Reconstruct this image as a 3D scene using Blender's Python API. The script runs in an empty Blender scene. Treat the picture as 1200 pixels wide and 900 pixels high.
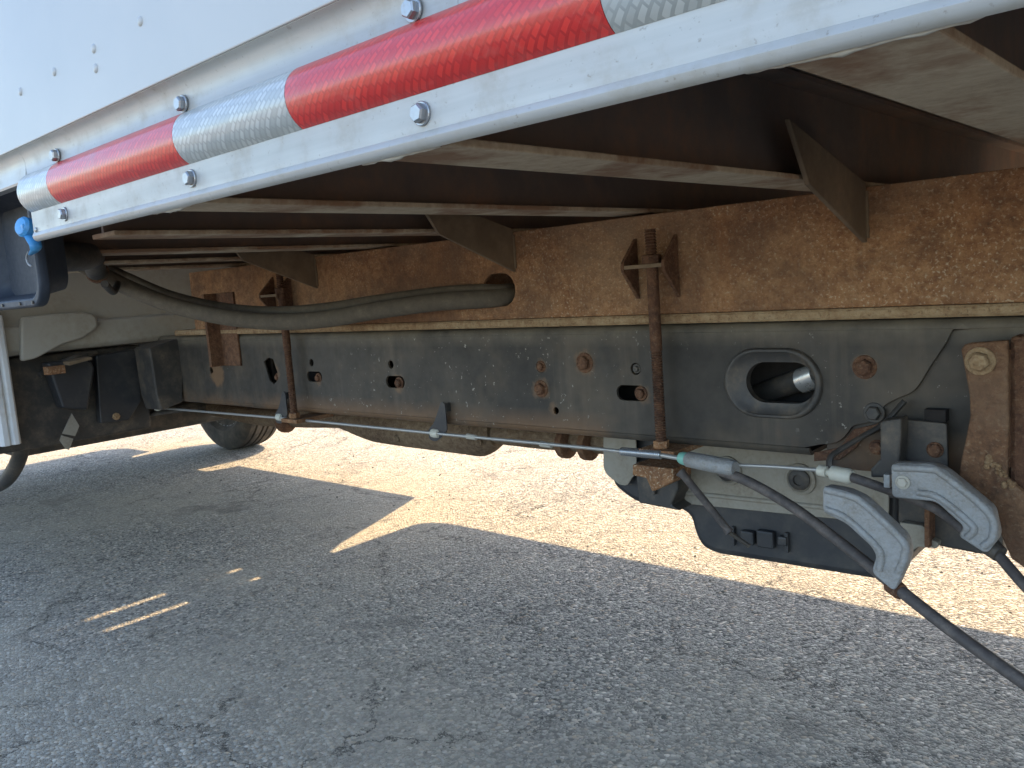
import bpy, bmesh, math, random
from mathutils import Vector, Matrix
random.seed(11)
R = math.radians
sc = bpy.context.scene
C = sc.collection

# ---------------------------------------------------------------- camera
cam_d = bpy.data.cameras.new('camera')
cam_d.sensor_width = 36.0
cam_d.lens = 29.43
cam_d.clip_start = 0.02
cam_d.clip_end = 500
cam = bpy.data.objects.new('camera', cam_d)
C.objects.link(cam)
rot = Matrix(((0.74302, -0.02727, 0.66872), (0.66528, 0.13906, -0.73353), (-0.07299, 0.98991, 0.12147)))
cam.matrix_world = Matrix.Translation((0, 0, 0.82)) @ rot.to_4x4()
sc.camera = cam

# ---------------------------------------------------------------- sky, sun, exposure
SUN_EL = R(47.0)
world = bpy.data.worlds.new('World')
sc.world = world
world.use_nodes = True
wn = world.node_tree.nodes
wl = world.node_tree.links
wn.clear()
sky = wn.new('ShaderNodeTexSky')
sky.sky_type = 'NISHITA'
sky.sun_disc = False
sky.sun_elevation = SUN_EL
sky.sun_rotation = R(0.0)            # sun over +Y, the far side of the truck
sky.altitude = 100
sky.air_density = 1.0
sky.dust_density = 1.2
bg = wn.new('ShaderNodeBackground')
bg.inputs['Strength'].default_value = 0.15
wo = wn.new('ShaderNodeOutputWorld')
wl.new(sky.outputs[0], bg.inputs['Color'])
wl.new(bg.outputs[0], wo.inputs['Surface'])

sun_d = bpy.data.lights.new('sun', 'SUN')
sun_d.energy = 2.9
sun_d.angle = R(0.55)
sun_d.color = (1.0, 0.77, 0.48)
sun = bpy.data.objects.new('sun', sun_d)
C.objects.link(sun)
sdir = Vector((0.0, -math.cos(SUN_EL), -math.sin(SUN_EL)))
sun.rotation_euler = sdir.to_track_quat('-Z', 'Y').to_euler()
sun.location = (0, 8, 9)

sc.view_settings.view_transform = 'Standard'
sc.view_settings.look = 'None'
sc.view_settings.gamma = 1.0
sc.view_settings.use_curve_mapping = False
sc.view_settings.exposure = 2.05
sc.render.engine = 'CYCLES'
sc.cycles.max_bounces = 6
sc.cycles.diffuse_bounces = 5
sc.cycles.glossy_bounces = 2

# ---------------------------------------------------------------- material helpers
def mat(name, build):
    m = bpy.data.materials.new(name)
    m.use_nodes = True
    nt = m.node_tree
    b = nt.nodes['Principled BSDF']
    build(nt, b)
    return m

def N(nt, t, **kw):
    n = nt.nodes.new(t)
    for k, v in kw.items():
        if k in n.inputs.keys() if isinstance(k, str) else False:
            n.inputs[k].default_value = v
        else:
            setattr(n, k, v)
    return n

def pos(nt, sx=1.0, sy=1.0, sz=1.0):
    g = nt.nodes.new('ShaderNodeNewGeometry')
    mp = nt.nodes.new('ShaderNodeMapping')
    mp.inputs['Scale'].default_value = (sx, sy, sz)
    nt.links.new(g.outputs['Position'], mp.inputs['Vector'])
    return mp.outputs['Vector']

def noise(nt, vec, scale, detail=5, rough=0.6, dist=0.0):
    n = nt.nodes.new('ShaderNodeTexNoise')
    n.inputs['Scale'].default_value = scale
    n.inputs['Detail'].default_value = detail
    n.inputs['Roughness'].default_value = rough
    n.inputs['Distortion'].default_value = dist
    nt.links.new(vec, n.inputs['Vector'])
    return n.outputs['Fac']

def ramp(nt, fac, stops, interp='LINEAR'):
    r = nt.nodes.new('ShaderNodeValToRGB')
    r.color_ramp.interpolation = interp
    el = r.color_ramp.elements
    while len(el) < len(stops):
        el.new(0.5)
    for e, (p, c) in zip(el, stops):
        e.position = p
        e.color = (c[0], c[1], c[2], 1) if not isinstance(c, (int, float)) else (c, c, c, 1)
    nt.links.new(fac, r.inputs['Fac'])
    return r.outputs['Color']

def mix(nt, fac, a, b, mode='MIX'):
    m = nt.nodes.new('ShaderNodeMix')
    m.data_type = 'RGBA'
    m.blend_type = mode
    for sock, v in ((m.inputs[0], fac), (m.inputs[6], a), (m.inputs[7], b)):
        if isinstance(v, (int, float)):
            sock.default_value = v
        elif isinstance(v, tuple):
            sock.default_value = (v[0], v[1], v[2], 1)
        else:
            nt.links.new(v, sock)
    return m.outputs[2]

def bump(nt, b, h, strength=0.4, dist=0.002, normal=None):
    n = nt.nodes.new('ShaderNodeBump')
    n.inputs['Strength'].default_value = strength
    n.inputs['Distance'].default_value = dist
    nt.links.new(h, n.inputs['Height'])
    if normal is not None:
        nt.links.new(normal, n.inputs['Normal'])
    nt.links.new(n.outputs[0], b.inputs['Normal'])
    return n.outputs[0]

def L_(nt, a, b):
    nt.links.new(a, b)

# ---------------------------------------------------------------- materials
def simple(col, rough, metal=0.0, dust=None, dust_amt=0.5, scale=14, b=0.25, bs=60, bd=0.0008):
    def f(nt, p):
        v = pos(nt)
        n1 = noise(nt, v, scale, 6, 0.65)
        n2 = noise(nt, v, scale * 7, 4, 0.6)
        dk = tuple(c * 0.72 for c in col)
        c = mix(nt, n1, dk, col)
        if dust is not None:
            m = ramp(nt, n1, [(0.62 - 0.35 * dust_amt, 0.0), (0.85 - 0.2 * dust_amt, 1.0)])
            m2 = mix(nt, 1.0, m, ramp(nt, n2, [(0.25, 0.15), (0.7, 1.0)]), 'MULTIPLY')
            c = mix(nt, m2, c, dust)
        L_(nt, c, p.inputs['Base Color'])
        p.inputs['Metallic'].default_value = metal
        L_(nt, ramp(nt, n2, [(0.2, max(0.03, rough - 0.1)), (0.8, min(1, rough + 0.12))]), p.inputs['Roughness'])
        bump(nt, p, noise(nt, v, bs, 5, 0.6), b, bd)
    return f

def m_asphalt(nt, p):
    v = pos(nt)
    def stones(scale, off):
        t = nt.nodes.new('ShaderNodeTexVoronoi')
        t.voronoi_dimensions = '2D'
        t.feature = 'F1'
        t.inputs['Scale'].default_value = scale
        mp = nt.nodes.new('ShaderNodeMapping')
        mp.inputs['Location'].default_value = (off, off * 1.7, 0)
        mp.inputs['Rotation'].default_value = (0, 0, off)
        L_(nt, v, mp.inputs['Vector'])
        L_(nt, mp.outputs[0], t.inputs['Vector'])
        return t
    s1 = stones(125, 0.3)
    s2 = stones(270, 3.1)
    sep = nt.nodes.new('ShaderNodeSeparateColor'); L_(nt, s1.outputs['Color'], sep.inputs[0])
    sep2 = nt.nodes.new('ShaderNodeSeparateColor'); L_(nt, s2.outputs['Color'], sep2.inputs[0])
    c1 = ramp(nt, sep.outputs[0], [(0.0, (0.09, 0.09, 0.088)), (0.28, (0.26, 0.255, 0.24)), (0.58, (0.41, 0.40, 0.375)), (0.80, (0.52, 0.505, 0.47)), (0.90, (0.44, 0.36, 0.28)), (1.0, (0.75, 0.73, 0.69))])
    c2 = ramp(nt, sep2.outputs[1], [(0.0, (0.13, 0.13, 0.128)), (0.5, (0.32, 0.313, 0.295)), (1.0, (0.52, 0.505, 0.475))])
    big = ramp(nt, sep.outputs[1], [(0.40, 0.0), (0.44, 1.0)])
    c = mix(nt, big, c2, c1)
    gap = mix(nt, big, ramp(nt, s2.outputs['Distance'], [(0.2, 1.0), (0.8, 0.0)]), ramp(nt, s1.outputs['Distance'], [(0.25, 1.0), (0.75, 0.0)]))
    c = mix(nt, ramp(nt, gap, [(0.03, 0.7), (0.42, 0.0)]), c, (0.11, 0.108, 0.105))
    # wear, dust and traffic film
    n1 = noise(nt, v, 0.9, 5, 0.6)
    n2 = noise(nt, v, 7, 4, 0.7)
    c = mix(nt, ramp(nt, n1, [(0.42, 0.0), (0.62, 0.62)]), c, (0.45, 0.42, 0.36))
    c = mix(nt, ramp(nt, n2, [(0.52, 0.0), (0.8, 0.5)]), c, (0.22, 0.218, 0.215))
    # cracks: wandering cell borders, broken up
    wv = nt.nodes.new('ShaderNodeTexNoise'); wv.inputs['Scale'].default_value = 6.0; wv.inputs['Detail'].default_value = 6
    wv.inputs['Roughness'].default_value = 0.75
    L_(nt, v, wv.inputs['Vector'])
    mm = nt.nodes.new('ShaderNodeMix'); mm.data_type = 'VECTOR'; mm.inputs[0].default_value = 0.24
    L_(nt, v, mm.inputs[4]); L_(nt, wv.outputs['Color'], mm.inputs[5])
    ck = nt.nodes.new('ShaderNodeTexVoronoi'); ck.voronoi_dimensions = '2D'; ck.feature = 'DISTANCE_TO_EDGE'; ck.inputs['Scale'].default_value = 3.4
    L_(nt, mm.outputs[1], ck.inputs['Vector'])
    crk = ramp(nt, ck.outputs['Distance'], [(0.0, 0.92), (0.006, 0.7), (0.015, 0.0)])
    crack = mix(nt, 1.0, crk, ramp(nt, noise(nt, v, 2.1, 5, 0.7), [(0.43, 0.0), (0.56, 1.0)]), 'MULTIPLY')
    c = mix(nt, crack, c, (0.045, 0.043, 0.04))
    c = mix(nt, ramp(nt, noise(nt, v, 38, 3, 0.7), [(0.66, 0.0), (0.72, 0.85)]), c, (0.06, 0.056, 0.052))
    c = mix(nt, ramp(nt, noise(nt, v, 2.7, 4, 0.6), [(0.62, 0.0), (0.70, 0.45)]), c, (0.09, 0.086, 0.08))
    c = mix(nt, 1.0, c, (1.10, 1.0, 0.87), 'MULTIPLY')
    L_(nt, c, p.inputs['Base Color'])
    p.inputs['Roughness'].default_value = 0.88
    p.inputs['Specular IOR Level'].default_value = 0.35
    hh = mix(nt, 1.0, gap, crack, 'SUBTRACT')
    bump(nt, p, hh, 0.9, 0.004)

def m_rust(base=((0.125, 0.058, 0.029), (0.225, 0.110, 0.051), (0.32, 0.168, 0.079), (0.41, 0.25, 0.13)), speck=(0.55, 0.45, 0.31), amt=0.85, streak=True):
    def f(nt, p):
        v = pos(nt)
        n1 = noise(nt, v, 6, 8, 0.65, 0.0)
        n2 = noise(nt, v, 70, 6, 0.75)
        n3 = noise(nt, v, 2.2, 4, 0.6)
        c = ramp(nt, mix(nt, 0.62, n1, n2), [(0.33, base[0]), (0.45, base[1]), (0.55, base[2]), (0.67, base[3])])
        n4 = noise(nt, v, 230, 2, 0.6, 0.0)
        spots = ramp(nt, n4, [(0.56, 0.0), (0.68, 0.9)])
        area = ramp(nt, n3, [(0.40, 0.15), (0.58, amt)])
        c = mix(nt, mix(nt, 1.0, spots, area, 'MULTIPLY'), c, speck)
        c = mix(nt, ramp(nt, n4, [(0.28, 0.5), (0.40, 0.0)]), c, (0.08, 0.04, 0.024))
        if streak:
            c = mix(nt, ramp(nt, noise(nt, v, 3.4, 7, 0.7), [(0.50, 0.0), (0.62, 0.62)]), c, (0.12, 0.066, 0.040))
            c = mix(nt, ramp(nt, noise(nt, pos(nt, 1, 1, 1.7), 13, 6, 0.7), [(0.52, 0.0), (0.66, 0.5)]), c, (0.115, 0.062, 0.036))
            c = mix(nt, ramp(nt, noise(nt, v, 2.6, 5, 0.6), [(0.50, 0.0), (0.70, 0.40)]), c, (0.36, 0.27, 0.17))
            vs = pos(nt, 16, 16, 1.3)
            c = mix(nt, ramp(nt, noise(nt, vs, 1.0, 5, 0.65), [(0.54, 0.0), (0.72, 0.30)]), c, (0.40, 0.18, 0.07))
            c = mix(nt, ramp(nt, noise(nt, vs, 2.3, 4, 0.6), [(0.58, 0.0), (0.74, 0.30)]), c, (0.10, 0.052, 0.032))
        L_(nt, c, p.inputs['Base Color'])
        p.inputs['Roughness'].default_value = 0.85
        p.inputs['Specular IOR Level'].default_value = 0.3
        bump(nt, p, mix(nt, 0.6, n2, n4), 1.0, 0.004)
    return f

def m_dusty_flange(nt, p):
    v = pos(nt)
    n1 = noise(nt, v, 12, 7, 0.7)
    n2 = noise(nt, v, 90, 5, 0.7)
    c = ramp(nt, mix(nt, 0.4, n1, n2), [(0.30, (0.27, 0.18, 0.11)), (0.48, (0.46, 0.355, 0.235)), (0.64, (0.58, 0.47, 0.325))])
    rs = ramp(nt, noise(nt, v, 4.2, 6, 0.72), [(0.46, 0.0), (0.57, 0.8)])
    c = mix(nt, rs, c, (0.24, 0.115, 0.055))
    L_(nt, c, p.inputs['Base Color'])
    p.inputs['Roughness'].default_value = 0.9
    bump(nt, p, n2, 0.5, 0.0015)

SY_ = 1.13
def m_chassis(nt, p):
    v = pos(nt)
    n1 = noise(nt, v, 5, 7, 0.65)
    n2 = noise(nt, v, 55, 5, 0.7)
    vs = pos(nt, 26, 26, 1.6)                       # runs of dirt, drawn out vertically
    n3 = noise(nt, vs, 1.0, 5, 0.6)
    c = ramp(nt, n1, [(0.34, (0.029, 0.0255, 0.021)), (0.62, (0.066, 0.056, 0.044))])
    c = mix(nt, ramp(nt, n3, [(0.54, 0.0), (0.74, 0.34)]), c, (0.17, 0.13, 0.09))
    c = mix(nt, ramp(nt, noise(nt, v, 2.4, 5, 0.7), [(0.48, 0.0), (0.64, 0.75)]), c, (0.13, 0.098, 0.064))
    # dust lying along the top edge, road dirt and rust bleeding along the bottom edge
    sp = nt.nodes.new('ShaderNodeSeparateXYZ'); L_(nt, v, sp.inputs[0])
    def rng(sock, a0, a1):
        m = nt.nodes.new('ShaderNodeMapRange'); L_(nt, sock, m.inputs[0])
        m.inputs[1].default_value = a0; m.inputs[2].default_value = a1
        return m.outputs[0]
    wob = noise(nt, v, 11, 5, 0.7)
    top = mix(nt, 1.0, rng(sp.outputs['Z'], 0.700, 0.732), ramp(nt, wob, [(0.35, 0.15), (0.7, 0.9)]), 'MULTIPLY')
    c = mix(nt, top, c, (0.20, 0.165, 0.115))
    lowd = mix(nt, 1.0, rng(sp.outputs['Z'], 0.592, 0.560), ramp(nt, noise(nt, v, 3.1, 6, 0.7), [(0.42, 0.0), (0.58, 0.75)]), 'MULTIPLY')
    c = mix(nt, lowd, c, (0.17, 0.095, 0.048))
    # pale stone chips and mortar flecks, in patches
    fl = ramp(nt, noise(nt, v, 95, 3, 0.75), [(0.655, 0.0), (0.69, 0.75)])
    pa = ramp(nt, noise(nt, v, 3.3, 4, 0.6), [(0.50, 0.0), (0.62, 1.0)])
    c = mix(nt, mix(nt, 1.0, fl, pa, 'MULTIPLY'), c, (0.34, 0.31, 0.26))
    # rust stains round the bolts, each with a drip below it
    for (bx_, bz_, br_) in ((-0.860, 0.674, 0.030), (-0.961, 0.626, 0.028), (-0.958, 0.666, 0.020), (-0.396, 0.673, 0.024), (-0.745, 0.622, 0.022), (-1.640, 0.628, 0.024), (-1.352, 0.624, 0.026), (-1.82, 0.64, 0.032), (-2.10, 0.63, 0.045), (-0.935, 0.592, 0.018)):
        vm = nt.nodes.new('ShaderNodeVectorMath'); vm.operation = 'SUBTRACT'
        L_(nt, v, vm.inputs[0]); vm.inputs[1].default_value = (bx_, SY_, bz_)
        ln = nt.nodes.new('ShaderNodeVectorMath'); ln.operation = 'LENGTH'; L_(nt, vm.outputs[0], ln.inputs[0])
        ad = nt.nodes.new('ShaderNodeMath'); ad.operation = 'MULTIPLY_ADD'
        L_(nt, n2, ad.inputs[0]); ad.inputs[1].default_value = 0.030; L_(nt, ln.outputs['Value'], ad.inputs[2])
        st = mix(nt, 1.0, rng(ad.outputs[0], br_ + 0.010, br_ - 0.002), (0.9, 0.9, 0.9), 'MULTIPLY')
        c = mix(nt, st, c, (0.17, 0.098, 0.05))
    L_(nt, c, p.inputs['Base Color'])
    L_(nt, ramp(nt, n2, [(0.25, 0.48), (0.8, 0.75)]), p.inputs['Roughness'])
    p.inputs['Specular IOR Level'].default_value = 0.35
    bump(nt, p, n2, 0.25, 0.0008)

def m_white(nt, p):
    v = pos(nt)
    n1 = noise(nt, v, 3.5, 6, 0.6)
    c = ramp(nt, n1, [(0.3, (0.41, 0.415, 0.40)), (0.6, (0.465, 0.46, 0.435))])
    sp = ramp(nt, noise(nt, v, 120, 3, 0.7), [(0.70, 0.0), (0.78, 0.35)])
    c = mix(nt, sp, c, (0.45, 0.42, 0.37))
    L_(nt, c, p.inputs['Base Color'])
    p.inputs['Roughness'].default_value = 0.38
    bump(nt, p, noise(nt, v, 7, 3, 0.5), 0.12, 0.004)

def m_rail(nt, p):
    v = pos(nt)
    vs = pos(nt, 2.5, 40, 60)                       # streaks along the extrusion
    n1 = noise(nt, vs, 1.0, 6, 0.6)
    n2 = noise(nt, v, 26, 6, 0.7)
    c = ramp(nt, n1, [(0.3, (0.35, 0.348, 0.33)), (0.65, (0.45, 0.445, 0.42))])
    c = mix(nt, ramp(nt, n2, [(0.52, 0.0), (0.74, 0.5)]), c, (0.30, 0.26, 0.19))
    c = mix(nt, ramp(nt, noise(nt, v, 190, 3, 0.7), [(0.64, 0.0), (0.72, 0.5)]), c, (0.18, 0.15, 0.11))
    L_(nt, c, p.inputs['Base Color'])
    p.inputs['Metallic'].default_value = 0.15
    L_(nt, ramp(nt, n2, [(0.3, 0.30), (0.7, 0.52)]), p.inputs['Roughness'])
    bump(nt, p, n1, 0.10, 0.0008)

def m_tape(col, bright):
    def f(nt, p):
        v = pos(nt)
        # prismatic cells: a slanted little brick lattice under a clear face
        mp = nt.nodes.new('ShaderNodeMapping'); mp.inputs['Rotation'].default_value = (0, R(38), 0)
        L_(nt, v, mp.inputs['Vector'])
        sw = nt.nodes.new('ShaderNodeSeparateXYZ'); L_(nt, mp.outputs[0], sw.inputs[0])
        cb = nt.nodes.new('ShaderNodeCombineXYZ'); L_(nt, sw.outputs['X'], cb.inputs['X']); L_(nt, sw.outputs['Z'], cb.inputs['Y'])
        br = nt.nodes.new('ShaderNodeTexBrick')
        br.inputs['Scale'].default_value = 60
        br.inputs['Mortar Size'].default_value = 0.05
        br.inputs['Brick Width'].default_value = 0.55
        br.inputs['Row Height'].default_value = 0.27
        br.inputs['Color1'].default_value = (col[0], col[1], col[2], 1)
        br.inputs['Color2'].default_value = (bright[0], bright[1], bright[2], 1)
        br.inputs['Mortar'].default_value = (col[0] * 0.8, col[1] * 0.8, col[2] * 0.8, 1)
        L_(nt, cb.outputs[0], br.inputs['Vector'])
        mid = tuple(0.5 * (a_ + b_) for a_, b_ in zip(col, bright))
        c = mix(nt, 0.42, mid, br.outputs['Color'])
        c = mix(nt, ramp(nt, noise(nt, v, 22, 6, 0.7), [(0.55, 0.0), (0.8, 0.28)]), c, (0.40, 0.34, 0.26))
        L_(nt, c, p.inputs['Base Color'])
        p.inputs['Roughness'].default_value = 0.35
        p.inputs['Metallic'].default_value = 0.0
        p.inputs['Coat Weight'].default_value = 0.45
        p.inputs['Coat Roughness'].default_value = 0.14
        bump(nt, p, br.outputs['Fac'], 0.3, 0.0006)
    return f

def m_tape_red(nt, p):
    m_tape((0.40, 0.010, 0.014), (0.80, 0.045, 0.03))(nt, p)

def m_hose(nt, p):
    v = pos(nt)
    n1 = noise(nt, v, 55, 7, 0.75)
    n2 = noise(nt, v, 260, 4, 0.7)
    c = ramp(nt, n1, [(0.3, (0.075, 0.060, 0.043)), (0.55, (0.105, 0.084, 0.058)), (0.8, (0.17, 0.135, 0.092))])
    L_(nt, c, p.inputs['Base Color'])
    p.inputs['Roughness'].default_value = 0.85
    bump(nt, p, n2, 0.4, 0.0008)

def m_floor(nt, p):
    v = pos(nt, 1, 8, 8)
    c = ramp(nt, noise(nt, v, 9, 6, 0.6), [(0.3, (0.11, 0.085, 0.07)), (0.65, (0.21, 0.16, 0.125))])
    L_(nt, c, p.inputs['Base Color'])
    p.inputs['Roughness'].default_value = 0.9

DUST = (0.26, 0.215, 0.15)
M = {
    'asphalt': mat('asphalt', m_asphalt),
    'white': mat('white_painted_panel', m_white),
    'rail': mat('white_aluminium_rail', m_rail),
    'red_tape': mat('red_reflective_tape', m_tape_red),
    'white_tape': mat('silver_reflective_tape', m_tape((0.26, 0.28, 0.275), (0.60, 0.62, 0.60))),
    'zinc': mat('zinc_bolt', simple((0.42, 0.43, 0.44), 0.34, 0.75, (0.22, 0.16, 0.10), 0.3, 60)),
    'rust': mat('rusty_steel', m_rust()),
    'rust_dark': mat('dark_rusty_steel', m_rust(((0.045, 0.024, 0.016), (0.095, 0.046, 0.027), (0.15, 0.075, 0.040), (0.19, 0.115, 0.065)), (0.30, 0.22, 0.14), 0.3, False)),
    'rust_mid': mat('brown_rusty_steel', m_rust(((0.06, 0.032, 0.02), (0.125, 0.064, 0.034), (0.19, 0.10, 0.052), (0.26, 0.16, 0.09)), (0.36, 0.27, 0.17), 0.5)),
    'flange': mat('dusty_flange', m_dusty_flange),
    'beam': mat('dark_painted_beam', simple((0.19, 0.145, 0.12), 0.8, 0.0, (0.30, 0.17, 0.105), 0.5, 9)),
    'gusset': mat('dusty_gusset', simple((0.18, 0.125, 0.075), 0.85, 0.0, (0.27, 0.19, 0.115), 0.6, 16)),
    'spacer': mat('dusty_spacer', m_rust(((0.15, 0.085, 0.045), (0.25, 0.155, 0.08), (0.34, 0.235, 0.13), (0.42, 0.31, 0.185)), (0.45, 0.35, 0.22), 0.4, False)),
    'chassis': mat('black_chassis_paint', m_chassis),
    'black': mat('black_part_paint', simple((0.045, 0.041, 0.037), 0.55, 0.0, (0.16, 0.125, 0.085), 0.5, 22)),
    'hole': mat('cavity_shade_dark', simple((0.022, 0.017, 0.014), 0.9)),  # near-black: shade inside the frame put into the colour
    'cast': mat('grey_casting', simple((0.38, 0.385, 0.38), 0.6, 0.25, (0.20, 0.175, 0.14), 0.7, 45, 1.0, 190, 0.002)),
    'shield': mat('tan_heat_shield', simple((0.33, 0.305, 0.25), 0.65, 0.1, (0.18, 0.145, 0.10), 0.75, 22)),
    'plastic': mat('black_plastic', simple((0.028, 0.029, 0.032), 0.5, 0.0, (0.085, 0.075, 0.06), 0.35, 14)),
    'pocket': mat('blue_black_plastic', simple((0.024, 0.032, 0.046), 0.62, 0.0, (0.07, 0.078, 0.09), 0.3, 20)),
    'blue': mat('blue_plastic', simple((0.07, 0.33, 0.66), 0.42, 0.0, (0.10, 0.20, 0.34), 0.25, 90)),
    'hose': mat('dusty_rubber_hose', m_hose),
    'cable': mat('grey_black_cable', simple((0.085, 0.072, 0.066), 0.65, 0.0, (0.22, 0.18, 0.15), 0.5, 45, 0.5, 200)),
    'wire': mat('bare_steel_cable', simple((0.50, 0.49, 0.46), 0.45, 0.6, (0.24, 0.20, 0.14), 0.3, 70)),
    'cream': mat('cream_plastic', simple((0.62, 0.60, 0.50), 0.5, 0.0, (0.36, 0.31, 0.22), 0.35, 60)),
    'mint': mat('mint_plastic', simple((0.22, 0.50, 0.40), 0.45)),
    'tyre': mat('dusty_tyre', simple((0.045, 0.042, 0.039), 0.85, 0.0, (0.15, 0.125, 0.095), 0.55, 10, 0.4, 90)),
    'steel': mat('steel_wheel', simple((0.25, 0.24, 0.22), 0.5, 0.5, DUST, 0.5)),
    'cabgrey': mat('grey_cab_sheet', simple((0.46, 0.43, 0.365), 0.7, 0.0, (0.28, 0.24, 0.175), 0.65, 9)),
    'cabwhite': mat('white_cab_paint', simple((0.70, 0.71, 0.70), 0.35, 0.0, (0.45, 0.42, 0.36), 0.2, 12)),
    'caulk': mat('grey_caulk', simple((0.50, 0.47, 0.40), 0.7, 0.0, (0.30, 0.24, 0.17), 0.4, 40)),
    'floor': mat('floor_underside', m_floor),
    'exhaust': mat('rusty_tan_exhaust', m_rust(((0.07, 0.045, 0.03), (0.13, 0.085, 0.052), (0.19, 0.135, 0.085), (0.26, 0.195, 0.13)), (0.34, 0.27, 0.19), 0.3, False)),
    'silver': mat('silver_foil', simple((0.66, 0.66, 0.64), 0.3, 0.7)),
    'pebble': mat('loose_pebble', simple((0.16, 0.145, 0.12), 0.9, 0.0, (0.06, 0.055, 0.05), 0.5, 40)),
    'glass': mat('dark_glass', lambda nt, p: (setattr(p.inputs['Base Color'], 'default_value', (0.02, 0.025, 0.03, 1)), setattr(p.inputs['Roughness'], 'default_value', 0.05))),
}

# ---------------------------------------------------------------- mesh helpers (all coordinates are metres, world frame)
def link(name, me, m, parent=None, loc=None, recentre=True, rotm=None):
    o = bpy.data.objects.new(name, me)
    C.objects.link(o)
    if m is not None and len(me.materials) == 0:
        me.materials.append(M[m])
    if loc is None and recentre and len(me.vertices):
        c = sum((v.co for v in me.vertices), Vector()) / len(me.vertices)
        me.transform(Matrix.Translation(-c))
        loc = c
    mw = Matrix.Translation(loc if loc is not None else (0, 0, 0))
    if rotm is not None:
        mw = mw @ rotm
    o['_w'] = 0
    del o['_w']
    if parent is not None:
        o.parent = parent
        o.matrix_parent_inverse = W[parent.name].inverted()
    o.matrix_basis = mw
    W[o.name] = mw
    return o
W = {}

def smooth(me, angle=35):
    for p in me.polygons:
        p.use_smooth = True
    try:
        me.set_sharp_from_angle(angle=R(angle))
    except Exception:
        pass
    return me

class MB:
    def __init__(self):
        self.v = []
        self.f = []
    def add(self, vs, fs):
        n = len(self.v)
        self.v += [tuple(x) for x in vs]
        self.f += [tuple(i + n for i in f) for f in fs]
        return self
    def box(self, a, b):
        x0, y0, z0 = (min(a[i], b[i]) for i in range(3))
        x1, y1, z1 = (max(a[i], b[i]) for i in range(3))
        return self.add([(x0, y0, z0), (x1, y0, z0), (x1, y1, z0), (x0, y1, z0), (x0, y0, z1), (x1, y0, z1), (x1, y1, z1), (x0, y1, z1)],
                        [(0, 3, 2, 1), (4, 5, 6, 7), (0, 1, 5, 4), (1, 2, 6, 5), (2, 3, 7, 6), (3, 0, 4, 7)])
    def prism(self, pts, a, b, axis='x'):
        """closed profile extruded along an axis; profile is (y,z) for x, (x,z) for y, (x,y) for z"""
        def mk(p, t):
            return {'x': (t, p[0], p[1]), 'y': (p[0], t, p[1]), 'z': (p[0], p[1], t)}[axis]
        n = len(pts)
        vs = [mk(p, a) for p in pts] + [mk(p, b) for p in pts]
        fs = [tuple(range(n))[::-1], tuple(range(n, 2 * n))]
        for i in range(n):
            j = (i + 1) % n
            fs.append((i, j, n + j, n + i))
        return self.add(vs, fs)
    def tube(self, path, r, n=12, cap=True, flat=1.0):
        path = [Vector(p) for p in path]
        rs = r if isinstance(r, (list, tuple)) else [r] * len(path)
        up = Vector((0, 0, 1))
        vs, fs = [], []
        t0 = (path[1] - path[0]).normalized()
        if abs(t0.dot(up)) > 0.95:
            up = Vector((0, 1, 0))
        u = t0.cross(up).normalized()
        for i, p in enumerate(path):
            t = (path[min(i + 1, len(path) - 1)] - path[max(i - 1, 0)]).normalized()
            u = (u - t * u.dot(t)).normalized()
            w = t.cross(u)
            for k in range(n):
                a = 2 * math.pi * k / n
                vs.append(p + (u * math.cos(a) + w * math.sin(a) * flat) * rs[i])
        for i in range(len(path) - 1):
            for k in range(n):
                j = (k + 1) % n
                fs.append((i * n + k, i * n + j, (i + 1) * n + j, (i + 1) * n + k))
        if cap:
            fs.append(tuple(range(n))[::-1])
            fs.append(tuple(range((len(path) - 1) * n, len(path) * n)))
        return self.add(vs, fs)
    def lathe(self, prof, origin, axis=(0, -1, 0), n=24, ang0=0.0):
        """prof: list of (radius, distance along axis)"""
        ax = Vector(axis).normalized()
        u = ax.orthogonal().normalized()
        w = ax.cross(u)
        o = Vector(origin)
        vs, fs = [], []
        for r, d in prof:
            for k in range(n):
                a = 2 * math.pi * k / n + ang0
                vs.append(o + ax * d + (u * math.cos(a) + w * math.sin(a)) * r)
        for i in range(len(prof) - 1):
            for k in range(n):
                j = (k + 1) % n
                fs.append((i * n + k, i * n + j, (i + 1) * n + j, (i + 1) * n + k))
        fs.append(tuple(range(n))[::-1])
        fs.append(tuple(range((len(prof) - 1) * n, len(prof) * n)))
        return self.add(vs, fs)
    def mesh(self, name='mesh', sm=None):
        me = bpy.data.meshes.new(name)
        me.from_pydata(self.v, [], self.f)
        bm = bmesh.new()
        bm.from_mesh(me)
        bmesh.ops.recalc_face_normals(bm, faces=bm.faces)
        bm.to_mesh(me)
        bm.free()
        if sm:
            smooth(me, sm)
        return me
    def build(self, name, m, parent=None, sm=None, bevel=0.0, seg=2, loc=None):
        o = link(name, self.mesh(name, sm), m, parent, loc)
        if bevel:
            add_bevel(o, bevel, seg)
        return o

def add_bevel(o, w, seg=2):
    b = o.modifiers.new('bevel', 'BEVEL')
    b.width = w
    b.segments = seg
    b.limit_method = 'ANGLE'
    b.angle_limit = R(40)
    return o

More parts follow.
